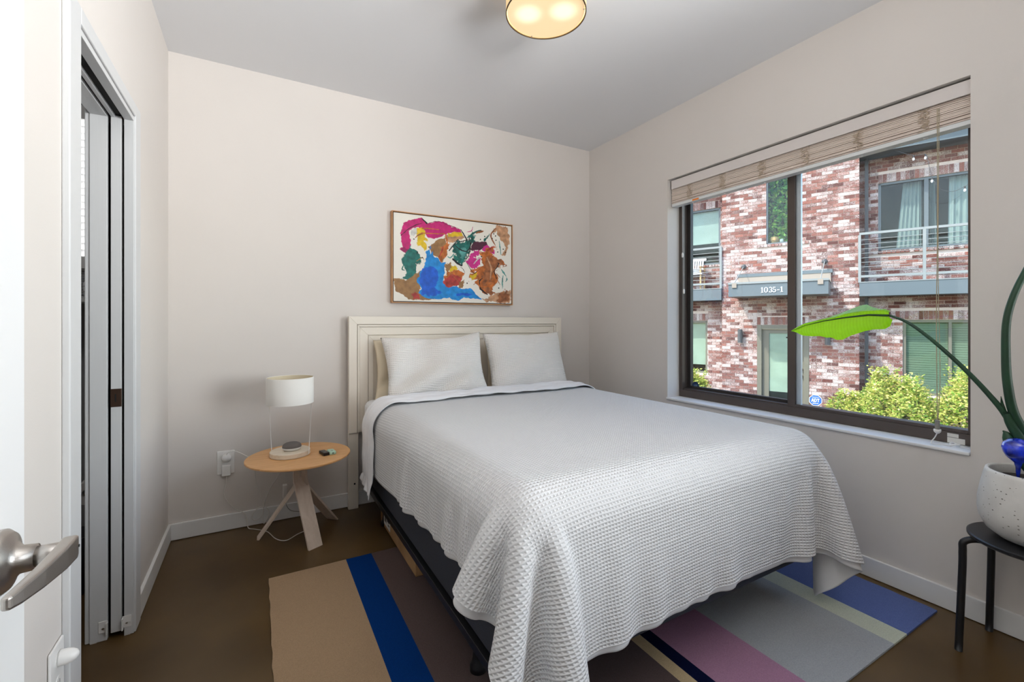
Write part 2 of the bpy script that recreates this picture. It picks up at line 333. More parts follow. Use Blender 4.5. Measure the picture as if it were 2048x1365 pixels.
# window: sill board, outer frame, sliding sash, fixed pane
struct(B(XR-.011, XR+.121, WY0+.001, WY1+.003, WZ0-.0145, WZ0).build('trim_1', M['trim'], bevel=.004))
win = bpy.data.objects.new('window_1', None); COL.objects.link(win); win.location = (XR+.12, 1.47, WZ0); struct(win); wo = win.location
fxx = XR+.121
def wpart(name, m, *b, bev=.0015, par=None): return B(*b).build(name, m, par or win, wo if par is None else wo, bevel=bev)
fr = MB(); fr.box(fxx, fxx+.10, WY0, WY1, WZ0, WZ0+.050); fr.box(fxx+.012, fxx+.10, WY0, WY1, WZ0+.050, WZ0+.060)
fr.box(fxx, fxx+.10, WY0, WY1, WZ1-.05, WZ1); fr.box(fxx, fxx+.10, WY1-.030, WY1, WZ0+.05, WZ1-.05); fr.box(fxx, fxx+.10, WY0, WY0+.030, WZ0+.05, WZ1-.05)
fr.build('window_frame', M['bronze'], win, wo, bevel=.0015)
s = MB(); sx0, sx1 = fxx+.052, fxx+.082; a, b = 1.470, WY1-.030
s.box(sx0, sx1, b-.028, b, WZ0+.05, WZ1-.05); s.box(sx0, sx1, a, a+.045, WZ0+.05, WZ1-.05); s.box(sx0, sx1, a+.045, b-.028, WZ0+.05, WZ0+.078); s.box(sx0, sx1, a+.045, b-.028, WZ1-.085, WZ1-.05)
sash = s.build('sliding_sash', M['bronze_dk'], win, wo, bevel=.0015)
B(fxx+.064, fxx+.069, a+.045, b-.028, WZ0+.078, WZ1-.085).build('pane', M['glass'], sash, wo)
MB().box(fxx+.030, fxx+.052, 1.472, 1.486, 1.13, 1.165).box(fxx+.030, fxx+.052, 1.472, 1.510, 1.13, 1.137).build('sash_latch', M['fob'], sash, wo)
MB().box(fxx+.030, fxx+.052, 1.472, 1.486, 1.52, 1.57).box(fxx+.030, fxx+.052, 1.472, 1.505, 1.52, 1.53).build('sash_latch', M['fob'], sash, wo)
f2 = MB(); fx0, fx1 = fxx+.006, fxx+.036; a2 = WY0+.030
f2.box(fx0, fx1, 1.447, 1.489, WZ0+.05, WZ1-.05); f2.box(fx0, fx1, a2, a2+.012, WZ0+.05, WZ1-.05); f2.box(fx0, fx1, a2+.012, 1.447, WZ0+.05, WZ0+.066); f2.box(fx0, fx1, a2+.012, 1.447, WZ1-.075, WZ1-.05)
fix = f2.build('fixed_sash', M['bronze'], win, wo, bevel=.0015)
B(fxx+.020, fxx+.034, 1.421, 1.4465, WZ0+.066, WZ1-.075).build('edge_strip', M['alu'], fix, wo)  # pale strip painted as light catching the stile edge
B(fxx+.018, fxx+.024, a2+.012, 1.4465, WZ0+.066, WZ1-.075).build('pane', M['glass'], fix, wo)
B(fxx-.0012, fxx, .752, .789, WZ0+.028, WZ0+.044).build('paper_label', M['label'], win, wo)['label'] = 'small white paper label on the bottom rail'
B(fxx-.0012, fxx, .731, .789, WZ0+.002, WZ0+.026).build('paper_label', M['label'], win, wo)
# an unseen second window, added beside the camera to hold the fill light
w2 = bpy.data.objects.new('window_2', None); COL.objects.link(w2); w2.location = (XR+.12, -.62, WZ0); struct(w2)
f3 = MB(); y0, y1 = -1.35, .1
for bx in ((y0, y1, WZ0, WZ0+.05), (y0, y1, WZ1-.05, WZ1), (y0, y0+.03, WZ0, WZ1), (y1-.03, y1, WZ0, WZ1), (-.64, -.6, WZ0, WZ1)): f3.box(fxx+.02, fxx+.1, *bx)
f3.build('window_frame', M['bronze'], w2, w2.location); B(fxx+.05, fxx+.055, y0, y1, WZ0, WZ1).build('pane', M['glass'], w2, w2.location)

# pocket door opening in the left wall
dr = bpy.data.objects.new('door_1', None); COL.objects.link(dr); dr.location = (XL, (DY0+DY1)/2, 0); struct(dr); do = dr.location
def cas(name, m, *b, bev=.003): return B(*b).build(name, m, dr, do, bevel=bev)
for x0, x1 in ((XL, XL+.017), (XL-.135, XL-.118)):
    cas('door_casing', M['gtrim'], x0, x1, DY0-.088, DY0-.004, 0.002, DZ+.05)
    cas('door_casing', M['gtrim'], x0, x1, DY1+.004, DY1+.088, 0.002, DZ+.05)
    cas('door_casing', M['gtrim'], x0, x1, DY0-.004, DY1+.004, DZ+.002, DZ+.05)
cas('door_jamb', M['gtrim'], XL-.118, XL, DY0-.018, DY0, 0.002, DZ)
for x0, x1 in ((XL-.0165, XL+.011), (XL-.1175, XL-.0685)):
    cas('door_jamb', M['gtrim'], x0-.002, x1, DY1-.001, DY1+.018, 0.002, DZ, bev=.001)
    cas('door_jamb', M['gtrim'], x0-.002, x1, DY0, DY1, DZ-.018, DZ, bev=.001)
cas('pocket_lining', M['dark'], XL-.0990, XL-.0190, DY1+.12, DY1+.64, .0, DZ, bev=0)  # black box stands in for the shade inside the pocket
cas('door_track', M['gtrim'], XL-.058, XL-.045, DY0, DY1, DZ-.016, DZ-.004, bev=.001)
cas('track_recess', M['dark'], XL-.07, XL-.02, DY0, DY1+.03, DZ-.004, DZ+.02, bev=0)
cas('pocket_door', M['gtrim'], XL-.0590, XL-.0265, DY1+.002, DY1+.028, .022, DZ-.006, bev=.0015)
lp = MB().box(XL-.0595, XL-.0260, DY1-.0005, DY1+.0035, .895, .965).build('latch_plate', mat('brown_bronze_plate', (.085, .05, .035), .4, metal=.6), dr, do, bevel=.001); lp['label'] = 'dark bronze latch plate'
B(XL-.046, XL-.042, DY1-.0012, DY1+.001, .915, .945).build('latch_bolt', M['dark'], lp, do)
for x0, x1, t in ((XL-.094, XL-.066, 1), (XL-.024, XL+.004, -1)):
    g = B(x0, x1, DY1-.004, DY1-.0012, .034, .078).build('floor_guide', M['white'], dr, do, bevel=.001)
    B(x1-.004 if t > 0 else x0, x1 if t > 0 else x0+.004, DY1-.014, DY1-.002, .028, .072).build('guide_lip', M['white'], g, do)
    MB().lathe([(.004, 0), (.003, .002)], ((x0+x1)/2, DY1-.005, .05), 10, axis='y').build('screw', M['nickel'], g, do)

# entry door leaf, opened against the left, with its lever
dl = bpy.data.objects.new('door_2', None); COL.objects.link(dl); dl.location = (-.257, -.06, 0); struct(dl); lo = dl.location
B(-.275, -.240, -.07, .749, .012, 2.04).build('door_leaf', M['door'], dl, lo, bevel=.002)
zc, yc = .966, .684
kn = MB().lathe([(.034, 0), (.034, .004), (.029, .010), (.020, .013), (.0145, .018), (.0135, .030)], (-.24, yc, zc), 40, axis='x').build('door_handle', M['nickel'], dl, lo, smooth=True)
MB().lathe([(.0108, .026), (.0108, .052)], (-.24, yc, zc), 28, axis='x').build('handle_neck', M['nickel'], kn, lo, smooth=True)
lv = MB()
prof = [(yc+.013, .012, .0115), (yc+.006, .0135, .0120), (yc-.02, .0128, .0115), (yc-.06, .0105, .0095), (yc-.090, .0085, .008), (yc-.104, .0065, .0065)]
rings = []
for y, hh, th_ in prof:
    xo = -.24+.050-.012*((yc-y)/.104)**2
    rings.append([(xo-th_*.15, y, zc-hh), (xo+th_, y, zc-hh), (xo+th_, y, zc+hh), (xo-th_*.15, y, zc+hh)])
n4 = len(rings); lv.add([p for r_ in rings for p in r_], [(3, 2, 1, 0), tuple(4*(n4-1)+k for k in range(4))]+[(4*i+k, 4*i+(k+1) % 4, 4*i+4+(k+1) % 4, 4*i+4+k) for i in range(n4-1) for k in range(4)])
lv.build('lever', M['nickel'], kn, lo, bevel=.003, seg=3)
MB().lathe([(.0016, 0), (.0016, .0006)], (-.24+.0632, yc+.004, zc+.002), 10, axis='x').build('privacy_hole', M['dark'], kn, lo)
struct(B(XL, -.24, -.19, -.075, 0, ZC).build('wall_stub', M['wall']))

# bathroom seen through the gap
light('bathroom_ceiling_lamp', 'AREA', 7, (XL-1.2, 1.6, ZC-.03), (0, 0, 0), (1, .98, .95), shape='DISK', size=.4)  # unseen light added to brighten the bathroom
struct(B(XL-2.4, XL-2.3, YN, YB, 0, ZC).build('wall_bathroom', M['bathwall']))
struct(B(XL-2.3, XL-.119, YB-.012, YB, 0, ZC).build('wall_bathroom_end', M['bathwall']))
w3 = bpy.data.objects.new('window_3', None); COL.objects.link(w3); w3.location = (-.95, YB-.03, 1.56); struct(w3)
w3o = w3.location
B(-1.25, -.66, YB-.02, YB-.013, 1.56, 2.26).build('pane', emis('daylit_frosted_pane', (1, 1, 1), 3.2), w3, w3o)
MB().box(-1.29, -.62, YB-.05, YB-.012, 1.50, 1.56).box(-1.29, -.62, YB-.06, YB-.012, 2.26, 2.33).build('window_frame', M['trim'], w3, w3o)
for i in range(20):
    z = 1.575+i*.035
    MB().hexa([(-1.25, YB-.062, z+.017), (-.66, YB-.062, z+.017), (-.66, YB-.046, z-.017), (-1.25, YB-.046, z-.017)],
              [(-1.25, YB-.062, z+.019), (-.66, YB-.062, z+.019), (-.66, YB-.046, z-.015), (-1.25, YB-.046, z-.015)]).build('slat', M['louver'], w3, w3o)
B(-.765, -.757, YB-.068, YB-.063, 1.56, 2.26).build('ladder_tape', M['tileshade'], w3, w3o)
t = thing('wire_basket', 'chrome wire basket on the bathroom shelf beyond the pocket door', 'basket', (-.80, 2.98, 1.34))
w = MB()
for i in range(6): z = 1.345+i*.026; w.tube([(-1.0, 2.9, z), (-.62, 2.9, z), (-.62, 3.08, z), (-1.0, 3.08, z), (-1.0, 2.9, z)], .0022, 6)
for i in range(14): x = -1.0+i*.0292; w.tube([(x, 2.9, 1.345), (x, 2.9, 1.477)], .0018, 6)
w.build('wire_mesh', M['chrome'], t, t.location)
for i in range(3): tag(MB().lathe([(.030, 0), (.034, .02), (.034, .07), (.026, .085)], (-.90+i*.09, 3.0, 1.347), 20).build('toiletry_jar', M['tileshade' if i != 1 else 'grey'], None, None, smooth=True), ['white jar leftmost in the wire basket', 'grey jar in the middle of the wire basket', 'white jar rightmost in the wire basket'][i], 'jar', 'jars in the wire basket')
tag(B(-1.1, -.56, 2.88, YB-.013, 1.32, 1.34).build('bathroom_shelf', M['tileshade'], bevel=.002), 'white wall shelf under the bathroom window', 'shelf')
t = thing('toilet_roll', 'white toilet paper roll on a bathroom wall holder', 'toilet roll', (-.745, 3.02, .37))
MB().lathe([(.055, -.05), (.055, .05), (.02, .05), (.02, -.05), (.055, -.05)], (-.735, 3.02, .375), 28, cap=False, axis='y').build('paper', M['tissue'], t, t.location, smooth=False)
MB().tube([(-.735, 2.955, .375), (-.735, 3.12, .375)], .007).build('roll_holder', M['chrome'], t, t.location)
t = thing('waste_bin', 'dark waste bin on the bathroom floor', 'bin', (-.75, 2.75, 0))
MB().lathe([(.085, .002), (.10, .26), (.094, .26), (.08, .012)], (-.75, 2.75, 0), 28).build('bin_body', M['fob'], t, t.location, smooth=True)

# ------------------------------------------------------------------ rug
stripes = [(.047, .394, 'sand', (.40, .275, .17)), (.394, .520, 'royal_blue', (.002, .036, .175)), (.520, 1.242, 'umber', (.115, .082, .078)), (1.242, 1.292, 'straw', (.55, .42, .25)),
           (1.292, 1.345, 'navy', (.004, .007, .035)), (1.345, 1.61, 'mauve', (.40, .215, .315)), (1.61, 2.09, 'dove', (.37, .385, .40)), (2.09, 2.20, 'pale_sage', (.54, .57, .46)), (2.20, 2.492, 'periwinkle', (.115, .16, .37))]
rg = MB(); rm = []
for i, (a, b, n_, c) in enumerate(stripes):
    rm.append(rugmat('rug_'+n_, c)); rg.cur = i; ny = 40
    for k in range(ny):
        ya, yb_ = .765+(2.42-.765)*k/ny, .765+(2.42-.765)*(k+1)/ny
        e = lambda y: (.0014*sin(y*41)+.0012*sin(y*97)) if i in (0, 8) else 0
        aa = (a+e(ya), a+e(yb_)) if i == 0 else (a, a); bb = (b+e(ya), b+e(yb_)) if i == 8 else (b, b)
        rg.hexa([(aa[0], ya, .001), (bb[0], ya, .001), (bb[1], yb_, .001), (aa[1], yb_, .001)], [(aa[0], ya, .009), (bb[0], ya, .009), (bb[1], yb_, .009), (aa[1], yb_, .009)])
tag(rg.build('area_rug', rm), 'striped wool rug under the bed, sand, blue, mauve and grey bands', 'rug')

# ------------------------------------------------------------------ bed: frame with headboard, box spring, mattress
HX0, HX1, HY = .516, 2.203, 3.072
bed = thing('bed_frame', 'cream panelled headboard bed with black steel rails', 'bed', (1.36, 2.1, 0)); bo = bed.location
HZ0, HZ1 = .50, 1.262
hb = B(HX0+.01, HX1-.01, HY+.012, HY+.035, HZ0, HZ1-.006).build('headboard', M['headb'], bed, bo)
def mitred(name, off0, off1, y0, y1, m):      # a three-sided mitred moulding: left, top, right
    x0, x1, z1 = HX0+off0, HX1-off0, HZ1-off0; X0, X1, Z1 = HX0+off1, HX1-off1, HZ1-off1
    def bar(q): return MB().hexa([(a, y0, c) for a, c in q], [(a, y1, c) for a, c in q]).build(name, m, hb, bo, bevel=.0016)
    bar([(x0, HZ0), (X0, HZ0), (X0, Z1), (x0, z1)]); bar([(x0, z1), (X0, Z1), (X1, Z1), (x1, z1)]); bar([(X1, HZ0), (x1, HZ0), (x1, z1), (X1, Z1)])
mitred('outer_moulding', 0, .052, HY-.016, HY+.03, M['headb'])
mitred('bead', .0555, .068, HY-.012, HY+.03, M['headb'])
mitred('middle_moulding', .070, .1235, HY-.003, HY+.03, M['headb'])
mitred('inner_moulding', .127, .160, HY+.004, HY+.03, M['headb'])
for x in (HX0, HX1-.062):
    lg = B(x, x+.062, HY-.004, HY+.03, .001, HZ0-.002).build('headboard_leg', M['headb'], bed, bo, bevel=.002)
    MB().lathe([(.006, 0), (.006, .001)], (x+.038, HY-.0052, .165), 14, axis='y').build('bolt_hole', M['dark'], lg, bo)
BX0, BX1, BY0 = .605, 2.115, 1.045
for x in (BX0-.012, BX1-.02):
    B(x, x+.034, BY0+.10, 3.06, .182, .212).build('side_rail', M['black'], bed, bo, bevel=.002)
B(BX0+.03, BX1-.03, BY0+.12, BY0+.15, .176, .207).build('foot_rail', M['black'], bed, bo, bevel=.002)
B(BX0, BX1, 2.03, 2.07, .165, .2).build('cross_rail', M['black'], bed, bo, bevel=.002)
for x, y in ((.672, 1.425), (2.05, 1.425), (.672, 2.72), (2.05, 2.72)):
    lg = MB().lathe([(.030, 0), (.030, .018), (.022, .03), (.019, .07), (.022, .1), (.022, .175)], (x, y, .0095), 24).build('leg', M['black'], bed, bo, smooth=True)
    B(x-.03, x+.03, y-.02, y+.02, .135, .18).build('leg_clamp', M['black'], lg, bo, bevel=.003)
bsx = B(BX0, BX1, BY0, 3.055, .213, .43).build('box_spring', M['boxspring'], None, (1.36, 2.05, .213), bevel=.025, seg=4)
tag(bsx, 'charcoal box spring on the black bed rails', 'box spring')
mt = B(BX0, BX1, BY0+.01, 3.056, .431, .715).build('mattress', M['sheet'], None, (1.36, 2.05, .431), bevel=.05, seg=5)
tag(mt, 'mattress in a white fitted sheet under the waffle duvet', 'mattress')

# ------------------------------------------------------------------ draped duvet: a small cloth solve over the mattress
def cloth(x0, x1, y0, y1, h, lo, hi, r, th, steps=460, iters=6, slack=1.0, z0=.80, seed=1, shear=0.0):
    g = np.random.default_rng(seed)
    ns, nt_ = int(round((x1-x0)/h))+1, int(round((y1-y0)/h))+1
    xs, ys = np.linspace(x0, x1, ns), np.linspace(y1, y0, nt_)
    P = np.zeros((nt_, ns, 3)); P[..., 0] = xs[None]; P[..., 1] = ys[:, None]; P[..., 2] = z0
    U = np.stack(np.meshgrid(xs-x0, y1-ys), -1)
    P[..., 0] += shear*(U[..., 1]-.25); P[..., 1] += .024*(U[..., 0]-1.0)
    hs, ht = xs[1]-xs[0], ys[0]-ys[1]
    lown = np.zeros((nt_, ns))
    for _ in range(14):
        k = g.normal(size=2)*4.5; lown += np.sin(U[..., 0]*k[0]+U[..., 1]*k[1]+g.random()*6.28)
    lown /= 4
    P[..., 2] += lown*.014
    sk = slack+.020*lown
    def pairs(di, dj):
        H, Wd = nt_, ns; out = []
        A = (slice(max(0, -di), H-max(0, di)), slice(max(0, -dj), Wd-max(0, dj)))
        for par in (0, 1):
            if di == 0: a = (slice(0, H), slice(par*dj, Wd-dj, 2*dj)) if dj == 1 else None
        return out
    cons = []
    def addc(di, dj, k):
        L0 = math.hypot(di*ht, dj*hs+shear*di*ht)
        i0, i1 = 0, nt_-di
        ja, jb = (0, ns-dj) if dj >= 0 else (-dj, ns)
        if di > 0: groups = [(slice(s_, i1, 2*di), slice(ja, jb)) for s_ in range(2*di)] if di == 1 else [(slice(s_, i1, 4), slice(ja, jb)) for s_ in range(4)]
        else: groups = [(slice(0, nt_), slice(s_, jb, 2*dj)) for s_ in range(2*dj)] if dj == 1 else [(slice(0, nt_), slice(s_, jb, 4)) for s_ in range(4)]
        for a in groups:
            ri = np.arange(nt_)[a[0]]; rj = np.arange(ns)[a[1]]
            if len(ri) == 0 or len(rj) == 0: continue
            b = (slice(ri[0]+di, ri[-1]+di+1, a[0].step), slice(rj[0]+dj, rj[-1]+dj+1, a[1].step))
            a = (slice(ri[0], ri[-1]+1, a[0].step), slice(rj[0], rj[-1]+1, a[1].step))
            cons.append((a, b, L0*.5*(sk[a]+sk[b]), k))
    addc(0, 1, .5); addc(1, 0, .5); addc(1, 1, .35); addc(1, -1, .35); addc(0, 2, .10); addc(2, 0, .10)
    V = P.copy(); lo, hi = np.array(lo)+r, np.array(hi)-r; lo[2] = -1
    for st in range(steps):
        damp = .985 if st < steps*.7 else .93
        Pn = P+(P-V)*damp; Pn[..., 2] -= 9.8*(1/170)**2; V = P; P = Pn
        for it in range(iters):
            for a, b, L, k in cons:
                d = P[b]-P[a]; l = np.sqrt((d*d).sum(-1))+1e-9; c = (k*(l-L)/l)[..., None]*d; P[a] += c; P[b] -= c
            q = np.clip(P, lo, hi); v = P-q; dist = np.sqrt((v*v).sum(-1)); hit = dist < r+th
            ins = dist < 1e-6; v[ins] = (0, 0, 1); dist[ins] = 1
            Pc = q+v/dist[..., None]*(r+th); P[hit] = Pc[hit]
            fl = P[..., 2] < .016; P[..., 2][fl] = .016; P[..., 0] = np.minimum(P[..., 0], XR-.03)
            if it == iters-1: V[hit] = P[hit]-(P[hit]-V[hit])*.35; V[fl] = P[fl]
    return P, U
def upsample(A, k):     # separable cubic (Catmull-Rom) refinement of a grid
    def one(A):
        n = A.shape[0]; t = np.linspace(0, n-1, (n-1)*k+1); i = np.minimum(t.astype(int), n-2); f = (t-i).reshape(-1, *[1]*(A.ndim-1))
        g = lambda j: A[np.clip(j, 0, n-1)]
        a, b, c, d = g(i-1), g(i), g(i+1), g(i+2)
        return .5*(2*b+(c-a)*f+(2*a-5*b+4*c-d)*f*f+(3*b-a-3*c+d)*f**3)
    return np.swapaxes(one(np.swapaxes(one(A), 0, 1)), 0, 1)
def grid_faces(n, m):
    i = np.arange(n*m).reshape(n, m); return np.stack([i[:-1, :-1], i[1:, :-1], i[1:, 1:], i[:-1, 1:]], -1).reshape(-1, 4)
def normals(P):
    a = np.gradient(P, axis=0); b = np.gradient(P, axis=1); n = np.cross(a, b); return n/(np.linalg.norm(n, axis=-1, keepdims=True)+1e-9)
DX0, DX1, DY_0, DY_1 = .245, 2.420, .650, 2.83
P, U = cloth(DX0, DX1, DY_0, DY_1, .026, (BX0, BX1*0+BY0, 0), (BX1, 3.3, .715), .085, .032, shear=.055)
K = 3
PU, UU = upsample(P, K), upsample(U, K)
N = normals(PU)
if N[len(N)//3, N.shape[1]//2, 2] < 0: N = -N
dv = thing('duvet', 'white waffle-weave duvet draped over the bed', 'duvet', (1.36, 1.7, .72)); dvo = dv.location
nn, mm = PU.shape[:2]
e = K*1      # the waffle face stops short of the hem, where the plain lining shows
core = PU+N*.011
mk('waffle_cover', core[:nn-e, e:mm-e].reshape(-1, 3), grid_faces(nn-e, mm-2*e), M['duvet'], dv, dvo, smooth=True, uv=UU[:nn-e, e:mm-e].reshape(-1, 2))
lin = PU-N*.006; rim = core.copy()
o = mk('lining', lin.reshape(-1, 3), grid_faces(nn, mm), M['lining'], dv, dvo, smooth=True); so = o.modifiers.new('thick', 'SOLIDIFY'); so.thickness = .006; so.offset = 0
# white top sheet folded back over the head end of the duvet
rows = int(.27/.026*K)
S = (PU+N*.022)[:rows].copy()
ext = 12; dn = np.linspace(0, 1, ext)[::-1]
left = np.repeat(S[:, :1], ext, 1); drop = (.02+.07*np.linspace(0, 1, rows)[:, None]**.7)
left[..., 2] -= drop*dn[None]; left[..., 0] -= .015*dn[None]
S = np.concatenate([left[:, :-1], S], 1)
ii, jj = np.meshgrid(np.arange(S.shape[0]), np.arange(S.shape[1]), indexing='ij')
wr = .0045*np.sin(ii*.9+jj*.05+2*np.sin(jj*.045))+.003*np.sin(ii*.5-jj*.12)+.002*np.sin(jj*.33+ii*.2)
S += normals(S)*np.sign(normals(S)[rows//2, S.shape[1]//2, 2])*(wr+.006)[..., None]
S[:, :, 1] += (.02*np.sin(jj*.02)+.012*np.sin(jj*.055+1))*(ii/rows)
hd = [S[:1]*1 for _ in range(5)]
for k in range(5):
    a_ = (5-k)/5*pi*.9; hd[k][..., 1] += .022*sin(a_)-.004; hd[k][..., 2] += -.020*(1-cos(a_))
S = np.concatenate(hd+[S], 0)
o = tag(mk('top_sheet', S.reshape(-1, 3), grid_faces(*S.shape[:2]), M['sheet'], None, (1.36, 2.7, .74), smooth=True), 'white cotton sheet folded back over the head end of the duvet', 'sheet')
so = o.modifiers.new('thick', 'SOLIDIFY'); so.thickness = .004; so.offset = 1

# pillows
def pillow(name, label, w, h, d, loc, tilt, rz, m, seed, roll=0, sag=.0, dents=1.0, group=None):
    g = np.random.default_rng(seed); n1, n2 = 64, 48
    u, v = np.meshgrid(np.linspace(-1, 1, n1), np.linspace(-1, 1, n2), indexing='ij')
    prof = np.clip((1-np.abs(u)**3.2), 0, 1)**.55*np.clip((1-np.abs(v)**3.0), 0, 1)**.55
    pin = 1-.075*(1-np.abs(v)**2)*np.abs(u)**2; pin2 = 1-.07*(1-np.abs(u)**2)*np.abs(v)**2
    x = u*w/2*pin; z = v*h/2*pin2
    wv = sum(g.normal()*.5*np.sin(u*g.normal()*5+v*g.normal()*5+g.random()*6) for _ in range(9))*dents
    rid = np.abs(np.sin(u*2.4-v*1.7+.6*np.sin(v*3+seed)))**3
    vs, uvs, fs = [], [], []
    for sgn in (-1, 1):
        y = sgn*(prof*(d/2)*(1+.07*wv)-prof*.042*rid*dents*np.clip((.6-u)*2, 0, 1)*(sgn < 0))
        vs.append(np.stack([x+.006*wv*prof, y, z+.005*wv-sag*(1-np.abs(u)**2)*(v > 0)*v], -1).reshape(-1, 3)); uvs.append(np.stack([x, z], -1).reshape(-1, 2))
    f1 = grid_faces(n1, n2); V = np.concatenate(vs); F = np.concatenate([f1, f1[:, ::-1]+n1*n2])
    V += g.normal(size=V.shape)*0
    o = mk(name, V, F, m, None, None, smooth=True, uv=np.concatenate(uvs)+3)
    o.rotation_euler = (R(-tilt), R(roll), R(rz)); o.location = loc
    wd = o.modifiers.new('weld', 'WELD'); wd.merge_threshold = .0008
    return tag(o, label, 'pillow', group)
pillow('pillow', 'cream pillow tucked behind the left waffle pillow', .66, .40, .085, (.990, 2.998, .905), 7, 0, M['cream'], 5)
pillow('pillow', 'second cream pillow behind the right waffle pillow', .66, .38, .08, (1.80, 3.0, .90), 7, 0, M['cream'], 6)
pillow('pillow', 'rumpled white waffle pillow on the left of the bed', .70, .44, .19, (1.045, 2.865, .925), 20, -2, M['pil'], 11, roll=-1.5, sag=.012, dents=1.6)
pillow('pillow', 'smooth plump white waffle pillow on the right of the bed', .69, .445, .19, (1.765, 2.885, .93), 17, 3, M['pil'], 23, roll=-.5, dents=.5)

# under the bed
t = thing('cardboard_box', 'long brown cardboard box under the bed by the rail', 'box', (.80, 2.4, .0)); bx = t.location
B(.655, .98, 2.085, 2.78, .0095, .158).build('box_body', M['carton'], t, bx, bevel=.003)
B(.6545, .655, 2.56, 2.70, .03, .145).build('shipping_label', M['label'], t, bx)
lb = MB()
for k in range(5): lb.box(.6540, .6545, 2.575, 2.575+.03+.02*(k % 3), .05+k*.018, .058+k*.018)
for k in range(9): lb.box(.6540, .6545, 2.64+k*.0055, 2.6425+k*.0055, .05, .13)
lb.build('label_print', M['ink'], t, bx)
tag(MB().hexa([(.70, 1.55, .0098), (.90, 1.55, .0098), (.90, 1.715, .0098), (.70, 1.715, .0098)], [(.70, 1.55, .016), (.90, 1.55, .016), (.90, 1.715, .016), (.70, 1.715, .016)]).build('flat_board', M['legwood']), 'pale flat board on the rug under the bed near the caster', 'board')

# ------------------------------------------------------------------ picture
PX0, PX1, PZ0, PZ1, PY = .802, 1.755, 1.358, 1.993, 3.098
t = thing('framed_painting', 'abstract painting of bright splashes in a thin wooden frame above the headboard', 'painting', ((PX0+PX1)/2, YB, PZ0)); po = t.location
fm = wood('picture_frame_wood', (.42, .20, .08), (.52, .27, .11), (3, 3, 3), .5)
fw = .006
for b_ in ((PX0, PX0+fw, PZ0, PZ1), (PX1-fw, PX1, PZ0, PZ1), (PX0+fw, PX1-fw, PZ0, PZ0+fw), (PX0+fw, PX1-fw, PZ1-fw, PZ1)):
    B(b_[0], b_[1], PY-.012, YB-.002, b_[2], b_[3]).build('frame_bar', fm, t, po, bevel=.001)
B(PX0+fw, PX1-fw, PY+.012, YB-.004, PZ0+fw, PZ1-fw).build('shadow_gap', M['ink'], t, po)
cx0, cx1, cz0, cz1 = PX0+.013, PX1-.011, PZ0+.012, PZ1-.012
cv = B(cx0, cx1, PY-.006, PY+.012, cz0, cz1).build('canvas', mat('primed_canvas', (.76, .73, .66), .8, bump=.1, bscale=400), t, po)
def pm(x, y):       # painting coordinates measured off the picture -> 0..1
    u_ = (x-525)/1008; top = 105+.132*(x-525); bot = 876+.032*(x-525); return u_, (y-top)/(bot-top)
LAY = []
def paint(col, pts, jag=.006, sub=3, rough=.45): LAY.append((col, np.array([pm(*p) for p in pts]), jag))
def pc(n_, c, v=.22, s_=30): return mat('paint_'+n_, [x*.72 for x in c], .5, var=v, vscale=s_, bump=.15, bscale=90, spec=.3)
C_ = dict(mag=pc('magenta', (.66, .012, .20)), mag2=pc('dark_magenta', (.36, .01, .12)), yel=pc('yellow', (.86, .58, .02)), tan=pc('ochre', (.38, .20, .075)), blue=pc('sky_blue', (.012, .30, .80)), blue2=pc('cobalt', (.01, .13, .72)),
          teal=pc('teal', (.012, .17, .145), .5), teal2=pc('pale_teal', (.10, .36, .33), .4), oran=pc('orange', (.62, .17, .03), .45), red=pc('red', (.50, .05, .04), .4), rust=pc('rust', (.40, .14, .05), .5), plum=pc('plum', (.10, .02, .05)), ink=pc('ink', (.015, .012, .015)), pink=pc('pink', (.74, .03, .30)), peach=pc('peach', (.66, .36, .20), .4), wht=pc('white', (.74, .74, .70)))
paint(C_['peach'], [(1350,300),(1385,225),(1440,240),(1500,250),(1518,330),(1505,420),(1470,500),(1440,480),(1480,420),(1450,360),(1420,330),(1390,280)], .012)
paint(C_['mag'], [(600,190),(690,155),(745,152),(785,205),(860,180),(930,195),(990,230),(1062,258),(1075,285),(960,285),(900,320),(840,335),(790,320),(765,280),(720,235),(680,240),(640,270),(650,330),(655,390),(625,460),(580,440),(570,425),(595,420),(585,350),(575,280)])
paint(C_['mag2'], [(570,425),(600,405),(640,440),(618,462)]); paint(C_['ink'], [(745,155),(790,200),(782,208),(738,162)], .002)
paint(C_['wht'], [(650,260),(700,235),(720,260),(690,300),(655,310)])
paint(C_['yel'], [(700,235),(740,225),(760,270),(790,345),(770,365),(785,420),(770,440),(735,400),(700,410),(712,350),(705,300)], .01)
paint(C_['oran'], [(735,238),(880,250),(885,256),(740,250)], .003); paint(C_['oran'], [(735,285),(930,290),(930,297),(735,294)], .003)
paint(C_['peach'], [(945,300),(1080,295),(1100,330),(1050,345),(1000,370),(950,370)], .008); paint(C_['yel'], [(950,282),(1075,280),(1085,310),(950,315)], .008)
paint(C_['tan'], [(930,325),(870,345),(815,395),(790,410),(830,480),(870,500),(900,545),(950,470),(945,380)], .008)
paint(C_['oran'], [(935,300),(950,300),(955,390),(975,390),(945,480),(905,550),(880,510),(910,430),(900,420),(935,390)], .012)
paint(C_['teal'], [(650,390),(690,440),(735,490),(730,540),(700,570),(705,640),(640,695),(590,690),(615,620),(595,560),(580,520),(610,470)], .012)
paint(C_['tan'], [(524,680),(570,670),(620,700),(680,660),(730,610),(755,640),(720,790),(850,865),(780,875),(640,868),(600,830),(540,790)], .008)
paint(C_['red'], [(655,820),(690,795),(725,820),(715,860),(675,860)], .01)
